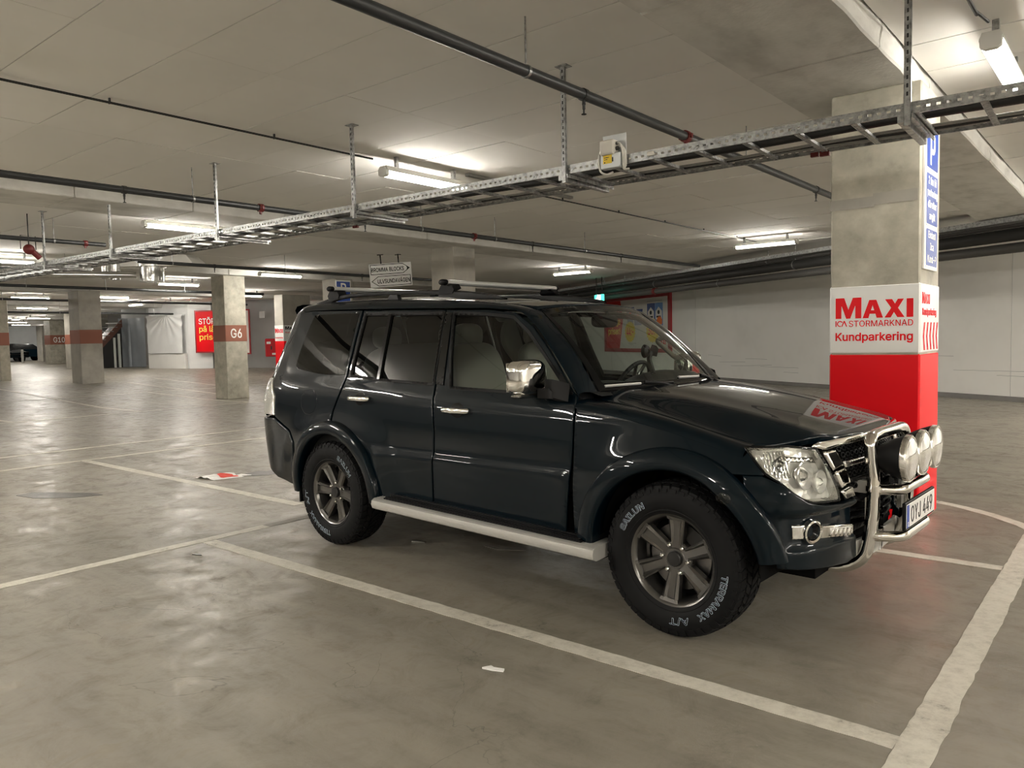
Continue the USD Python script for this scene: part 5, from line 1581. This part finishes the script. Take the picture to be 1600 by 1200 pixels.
ex_ = thing('exit_sign', 'small glowing green exit sign hanging left of the framed poster', 'exit sign', tuple(wallp(2.84, 3.0, 2.745)), math.atan2(-WALL_D[1], -WALL_D[0]))
obj('sign_box', cbox(-.29, .29, -.04, .04, -.135, .135, .01), 'exit_light', ex_, smooth=False)
obj('pictogram', cat(box(.06, .20, -.056, -.051, -.12, .12), hull([(-.18, -.056, -.02), (-.05, -.056, -.10), (-.05, -.056, .06), (-.18, -.052, -.02), (-.05, -.052, -.10), (-.05, -.052, .06)]), box(-.06, .02, -.056, -.051, -.05, .09), box(-.03, .01, -.056, -.051, .10, .14)), 'exit_white', ex_, smooth=False)
obj('hanger_rod', cat(*[box(q - .01, q + .01, -.01, .01, .13, CEIL - 2.745) for q in (-.2, .2)]), 'pipe_dark', ex_, smooth=False)


def wall_pipe(label, off, z, r, mt_, s0=-14, s1=24, rings=(), rmat='galvanised', red=()):
    t = thing('wall_pipe', label, 'pipe', (0, 0, 0))
    obj('pipe', tube([wallp(s0, off, z), wallp(s1, off, z)], r, 18), mt_, t, smooth=40)
    d3 = np.array([*WALL_D, 0])
    for s in rings:
        obj('pipe_hanger', cat(tube([wallp(s, off, z) - d3 * .02, wallp(s, off, z) + d3 * .02], r + .008, 18), tube([wallp(s, off, z), wallp(s, off, CEIL)], .010, 8)), rmat, t, smooth=30)
    for s in red:
        obj('coupling', tube([wallp(s, off, z) - d3 * .06, wallp(s, off, z) + d3 * .06], r + .03, 18), 'coupling_red', t, smooth=30)


wall_pipe('lowest thick grey pipe along the top of the white wall', 2.45, 2.82, .085, 'pipe_wrap', rings=(-8.2, -3.0, 3.5, 9), red=(-7.35, .2))
wall_pipe('broad black pipe along the wall above the lowest pipe', 2.55, 3.03, .105, 'pipe_dark', rings=(-6, 0, 6))
wall_pipe('slim dark pipe at the front of the pipe bundle on the wall', 2.05, 3.12, .045, 'pipe_paint', rings=(-7, -1.5, 4.5, 10), red=(-4.0,))
wall_pipe('uppermost dark wrapped pipe of the bundle along the wall', 2.50, 3.215, .070, 'pipe_wrap', rings=(-5, 2, 8))
tr_ = [hull([wallp(s, o, z) for s in (-14, 24) for o, z in ((2.85, 3.20), (2.88, 3.20), (2.88, 3.285), (2.85, 3.285))]), hull([wallp(s, o, z) for s in (-14, 24) for o, z in ((2.60, 3.20), (2.88, 3.20), (2.88, 3.205), (2.60, 3.205))])]
obj('cable_tray', cat(tr_), 'galvanised', smooth=False, label='bright galvanised cable tray above the wall pipes', cat='cable tray')

# ------------------------------------------------------------------ the far left: sheeted walls, stair, posters, cabinet
GZ = .38
sh_ = thing('wall_side', kind='structure', loc=(0, 0, 0))


def panel(p, q, z0, z1, mt_, name='wall_panel', th=.12, parent=sh_):
    p, q = np.array(p, float), np.array(q, float)
    d = (q - p) / np.linalg.norm(q - p)
    n_ = np.array([-d[1], d[0]])
    n_ = n_ if n_ @ (p - [0, 0]) > 0 else -n_
    m = hull([(*(a + n_ * o), z) for a in (p, q) for o in (0, th) for z in (z0, z1)])
    return obj(name, m, mt_, parent, smooth=False)


panel((-37.6, 17.75), (-34.3, 18.0), GZ, 3.44, 'plastic_sheet')
panel((-34.3, 18.0), (-33.4, 18.65), GZ, 3.44, 'plastic_sheet')
panel((-37.5, 17.60), (-34.4, 17.86), GZ + .0, 1.08, 'wall_paint', th=.10)
panel((-33.4, 18.75), (-29.5, 19.9), GZ, 3.44, 'wall_grey')
panel((-29.3, 19.9), (-27.5, 21.3), GZ, 3.44, 'wall_paint')
panel((-42.3, 18.5), (-40.4, 19.2), 2.95, 3.44, 'wall_grey')
panel((-40.5, 19.0), (-37.6, 17.85), GZ, 3.44, 'wall_grey')
panel((-48.0, 20.2), (-42.4, 20.6), GZ, 3.44, 'wall_dark')


def drape(p, q, z0, z1, mt_, label, foc=.5, amp=.05):
    """hung plastic sheet with folds running from the gathers"""
    p, q = np.array(p, float), np.array(q, float)
    d = q - p
    n_ = np.array([d[1], -d[0]]) / np.linalg.norm(d)
    n_ = n_ if n_ @ p < 0 else -n_
    rows = []
    for v_ in np.linspace(0, 1, 30):
        r_ = []
        for u_ in np.linspace(0, 1, 70):
            ang = math.atan2(u_ - foc, max(1.06 - v_, .05) * .9)
            o = amp * math.sin(ang * 16) * v_ ** 1.5 + .02 * math.sin(u_ * 9 + v_)
            pt_ = p + d * u_ + n_ * (o + .07)
            r_.append((*pt_, z0 + (z1 - z0) * v_))
        rows.append(r_)
    obj('plastic_curtain', loft(rows), mt_, label=label, cat='plastic sheet', smooth=True)


drape((-37.4, 17.62), (-34.5, 17.86), 1.1, 2.9, 'plastic_sheet', 'white plastic sheet with fanned folds hung on the far wall', .55, .035)
drape((-42.0, 18.22), (-41.6, 18.66), GZ, 2.95, 'plastic_sheet_grey', 'grey plastic sheet with diagonal folds beside the stairs', -.2, .04)
drape((-41.55, 18.66), (-40.6, 18.98), GZ, 2.95, 'plastic_sheet_grey', 'smooth grey plastic sheet between the folded grey one and the white wall', 3.0, .01)
st_ = thing('staircase', 'dark underside of a staircase rising to the grey plastic sheets', 'stairs', (-41.0, 16.4, GZ))
dd = np.array([-.25, .97]) / np.hypot(.25, .97)
fs_ = lambda m: frame_map(m, (0, 0, 0), (dd[0], dd[1], 0), (0, 0, 1), (dd[1], -dd[0], 0))
obj('stair_body', fs_(prism([(-.4, 0), (1.75, 0), (1.75, 2.15), (-.4, .22)], .9).apply_translation([0, 0, -.9])), 'stair_dark', st_, smooth=False)
obj('stair_stringer', fs_(prism([(-.4, .15), (-.4, .52), (1.75, 2.50), (1.75, 2.12)], .08)), 'stair_brown', st_, smooth=False)
for k in range(9):
    x = -.38 + k * .235
    obj('stair_step', fs_(box(x, x + .20, .56 + k * .2165, .60 + k * .2165, -.85, .085)), 'galvanised_dull', st_, smooth=False)
obj('stair_post', fs_(cat(box(1.22, 1.30, 0, 1.55, .02, .1), box(1.48, 1.58, 0, 1.75, .02, .1))), 'white_paint', st_, smooth=False)
wp_ = thing('notice_board', 'pale lit notice above the dark stairs', 'notice', (-44.5, 18.6, 1.25), math.atan2(2.6, -1) - PI / 2 + 1.2)
obj('board', cbox(-.45, .45, -.03, .03, -.35, .95, .01), 'white_paint', wp_, smooth=False)
obj('print', cat(box(-.2, .2, -.034, -.031, .1, .14), box(-.15, .2, -.034, -.031, .3, .33), box(-.1, .1, -.034, -.031, -.2, -.16)), 'letter_red', wp_, smooth=False)


def poster(label, p, z0, z1, w_, rz, parts):
    t = thing('poster', label, 'poster', (p[0], p[1], z0), rz)
    h__ = z1 - z0
    f = lambda m, o=.03: frame_map(m, (0, -o, 0), (1, 0, 0), (0, 0, 1), (0, -1, 0))
    obj('poster_frame', f(prism(Polygon([(0, 0), (w_, 0), (w_, h__), (0, h__)]).difference(Polygon([(.06, .06), (w_ - .06, .06), (w_ - .06, h__ - .06), (.06, h__ - .06)])), .05), 0), 'frame_red', t, smooth=False)
    parts(t, f, w_, h__)
    return t


def p1(t, f, w_, h__):
    obj('poster_sheet', f(box(.06, w_ - .06, .06, h__ - .06, 0, .01)), 'sign_red', t, smooth=False)
    for s, z, mt_ in (('STÖRST', 1.32, 'white_letter'), ('på låga', .97, 'yellow_letter'), ('priser', .60, 'yellow_letter')):
        obj('lettering', f(text(s, .25, 1.15 if s != 'priser' else 1.0, True, .004, False).apply_translation([.18, z, 0]), .042), mt_, t, smooth=False)


def p2(t, f, w_, h__):
    obj('poster_sheet', f(box(.06, w_ - .06, .06, h__ - .06, 0, .01)), 'poster_paper', t, smooth=False)
    obj('price_burst', f(prism(star(.78, 1.12, .46), .003), .042), 'yellow_print', t, smooth=False)
    obj('lettering', f(text('65:-', .32, .80, True, .003).apply_translation([.78, .98, 0]), .046), 'letter_red', t, smooth=False)
    obj('lettering', f(maxi(.62, .20).apply_translation([.85, .24, 0]), .042), 'letter_red', t, smooth=False)


poster('red poster with white and yellow words left of the column lettered G6', (-33.85, 18.10), 1.10, 3.05, 1.75, math.atan2(.8, 1.2), p1)
poster('white price poster in a red frame right of the column lettered G6', (-31.7, 17.90), 1.02, 3.0, 1.55, math.atan2(.9, 1.2), p2)
eb = thing('extinguisher_cabinet', 'red fire extinguisher cabinet on the wall behind the car tailgate', 'cabinet', (-29.35, 19.2, 1.0), math.atan2(.9, 1.2))
obj('cabinet_box', cbox(-.28, .28, -.2, 0, -.10, .68, .03), 'extinguisher_red', eb, smooth=False)
obj('door_handle', cbox(-.02, .03, -.22, -.19, .20, .36, .006), 'black_print', eb, smooth=False)
obj('label', cat(box(-.2, -.02, -.203, -.199, .45, .55), box(.02, .2, -.203, -.199, -.02, .06)), 'white_letter', eb, smooth=False)
obj('wall_sign', cbox(-.22, .22, -.02, .02, 2.42, 2.72, .01), 'grey_print', smooth=False, label='small grey plate on the wall right of the white price poster', cat='plate')
stage.GetPrimAtPath('/World/wall_sign')
UsdGeom.Xformable(stage.GetPrimAtPath('/World/wall_sign')).AddTranslateOp().Set(Gf.Vec3d(-29.6, 18.9, .15))

vd = thing('ventilation_duct', 'shiny round ventilation duct end below the cable ladder', 'duct', (-16.7, 8.0, 3.02))
obj('duct_drum', lathe([(.001, -.16), (.24, -.16), (.25, -.155), (.25, .15), (.30, .16), (.30, .40), (.001, .40)], 40), 'duct_steel', vd, smooth=40)
obj('duct_pipe', tube([(-.1, -.3, -.02), (-.6, -1.6, -.04), (-.9, -3.6, -.05)], .07, 16), 'duct_steel', vd, smooth=40)
obj('duct_elbow', cat(tube([(-.35, -.62, .3), (-.35, -.62, -.12)], .10, 20), tube([(-.42, -.80, .3), (-.42, -.80, -.10)], .07, 20)), 'duct_steel', vd, smooth=40)
obj('duct_hood', hull([(-.55, -.5, .16), (.8, .9, .16), (.9, .5, .16), (-.45, -.7, .16), (-.4, -.4, .40), (.6, .7, .40), (.7, .4, .40), (-.3, -.55, .40)]), 'ceiling_board_pale', vd, smooth=False)
vl = thing('pipe_valve', 'dark red round pipe valve hanging above the ladder at far left', 'valve', (-12.75, 4.30, 2.93))
obj('valve_body', cat(ellipsoid((0, 0, 0), (.075, .075, .075)), tube([(0, .04, -.02), (0, .14, -.12)], .04, 14)), 'coupling_red', vl, smooth=40)
obj('valve_wire', cat(tube([(-.02, -.1, .0), (-.02, -.1, .2), (-.02, .1, .2), (-.02, .1, .0)], .006, 6), tube([(0, 0, .05), (0, 0, .52)], .008, 6)), 'pipe_dark', vl, smooth=30)

# ------------------------------------------------------------------ litter and marks on the floor


def blob(pts, mt_, name, label, cat_, h=.006, z=.001):
    m = trimesh.creation.extrude_polygon(Polygon(pts).buffer(.004).buffer(-.004), h, engine='earcut')
    m = m.subdivide()
    v_ = m.vertices
    v_[:, 2] = np.where(v_[:, 2] > h / 2, v_[:, 2] + meshkit.fbm(np.column_stack([v_[:, :2] * 14, v_[:, 2] * 0]), 3, 3) * h * 1.5, 0)
    m.apply_translation([0, 0, z])
    return obj(name, m, mt_, label=label, cat=cat_, smooth=False)


lt = thing('paper_bag', 'crumpled white and red paper bag lying on the floor left of the car', 'litter', (-7.93, 4.44, 0))
rows = []
for v_ in np.linspace(-.16, .16, 9):
    rows.append([(u_ * .17 + v_ * .25, v_ + .25 * u_ * .10, .002 + max(0, .028 * (1 - abs(u_)) * (1.3 - abs(v_) * 3.5)) * (1 + .6 * math.sin(9 * u_ + 14 * v_)) + (.0 if abs(u_) < .99 else 0)) for u_ in np.linspace(-1, 1, 13)])
mm = loft(rows)
obj('bag_sheet', mm, 'litter_white', lt, smooth=False)
mr_ = loft([[(p[0] - .0, p[1], p[2] + .0025) for p in r_[7:12]] for r_ in rows[3:8]])
obj('red_print', mr_, 'litter_red', lt, smooth=False)
obj('red_print', loft([[(p[0], p[1], p[2] + .0025) for p in r_[0:2]] for r_ in rows[1:7]]), 'litter_red', lt, smooth=False)
obj('bag_flap', hull([(.06, .12, .004), (.17, .30, .003), (.22, .26, .008), (.10, .08, .01), (.12, .2, .022)]), 'litter_white', lt, smooth=False)
ob = [(-7.86, 4.72), (-7.72, 4.70), (-7.60, 4.84), (-7.62, 5.0), (-7.70, 5.10), (-7.72, 5.0), (-7.82, 5.06), (-7.80, 4.95), (-7.90, 4.92)]
obj('oil_stain', trimesh.creation.extrude_polygon(Polygon(ob).buffer(.02), .0018, engine='earcut').apply_translation([0, 0, .0006]), 'oil_stain', label='dark wet oil stain on the floor behind the rear bumper', cat='stain', smooth=False)
es = [(-8.72, 2.72), (-8.42, 2.78), (-8.12, 3.02), (-8.02, 3.22), (-8.2, 3.20), (-8.5, 3.02), (-8.75, 2.86)]
obj('oil_stain', trimesh.creation.extrude_polygon(Polygon(es).buffer(.02), .0015, engine='earcut').apply_translation([0, 0, .0006]), 'oil_stain', label='long dull oil stain on the floor at far left', cat='stain', smooth=False)
blob([(-2.27, 2.49), (-2.22, 2.50), (-2.17, 2.52), (-2.18, 2.54), (-2.23, 2.525), (-2.25, 2.53)], 'litter_white', 'paper_scrap', 'tiny white paper scrap on the floor in the foreground', 'litter', .004)
blob([(-4.13, 3.80), (-4.08, 3.82), (-4.02, 3.83), (-4.03, 3.85), (-4.08, 3.845), (-4.12, 3.83)], 'foil', 'foil_scrap', 'small shiny foil scrap on the floor under the car side', 'litter', .006)
blob([(-3.62, 4.02), (-3.48, 4.0), (-3.30, 4.10), (-3.34, 4.14), (-3.50, 4.08), (-3.60, 4.07)], 'line_paint_faded', 'card_scrap', 'flat pale scrap on the floor beneath the car', 'litter', .003)
blob([(-5.16, 2.66), (-5.11, 2.67), (-5.08, 2.69), (-5.11, 2.70), (-5.15, 2.69)], 'oil_stain', 'dark_scrap', 'small dark fleck on the floor beside the corner of the bay lines', 'litter', .003)


# ------------------------------------------------------------------ far cars
def far_car(label, x, y, rz, s=1.0):
    t = thing('parked_car', label, 'car', (x, y, GZ), rz)
    bod = [(-2.2, .35), (2.2, .35), (2.25, .75), (1.35, .95), (.75, 1.0), (.2, 1.45), (-1.5, 1.5), (-2.1, 1.0), (-2.25, .7)]
    m = hull([(a, b * k_, z) for a, z in bod[:5] + bod[7:] for b, k_ in ((-.88, 1), (.88, 1))])
    c = hull([(a, s_ * (.80 if z < 1.1 else .62), z) for a, z in ((.85, .98), (.2, 1.45), (-1.5, 1.5), (-2.1, 1.0)) for s_ in (-1, 1)])
    obj('body', m, 'car_paint', t, smooth=25)
    obj('cabin', c, 'gloss_black', t, smooth=25)
    for a in (-1.4, 1.4):
        for b in (-.80, .80):
            obj('wheel', tube([(a, b - .1, .32), (a, b + .1, .32)], .32, 24), 'tyre_rubber', t, smooth=30)
    obj('bumper_strip', cat(box(2.2, 2.27, -.7, .7, .60, .66), box(-2.27, -2.2, -.7, .7, .60, .66)), 'satin_chrome', t, smooth=False)
    obj('lamp', cat(box(2.0, 2.26, -.85, -.55, .70, .82), box(2.0, 2.26, .55, .85, .70, .82)), 'lens_clear', t, smooth=False)


far_car('distant dark parked car in the left gap between columns, seen side on', -72.0, 21.8, .25)
far_car('distant dark parked car behind the other dark one at far left', -75.0, 24.6, 1.9)
bo = thing('bollard', 'thin white post before the distant parked cars', 'post', (-66.0, 21.4, GZ))
obj('post', lathe([(.001, 0), (.09, 0), (.09, .95), (.07, 1.0), (.001, 1.01)], 16), 'white_paint', bo, smooth=40)
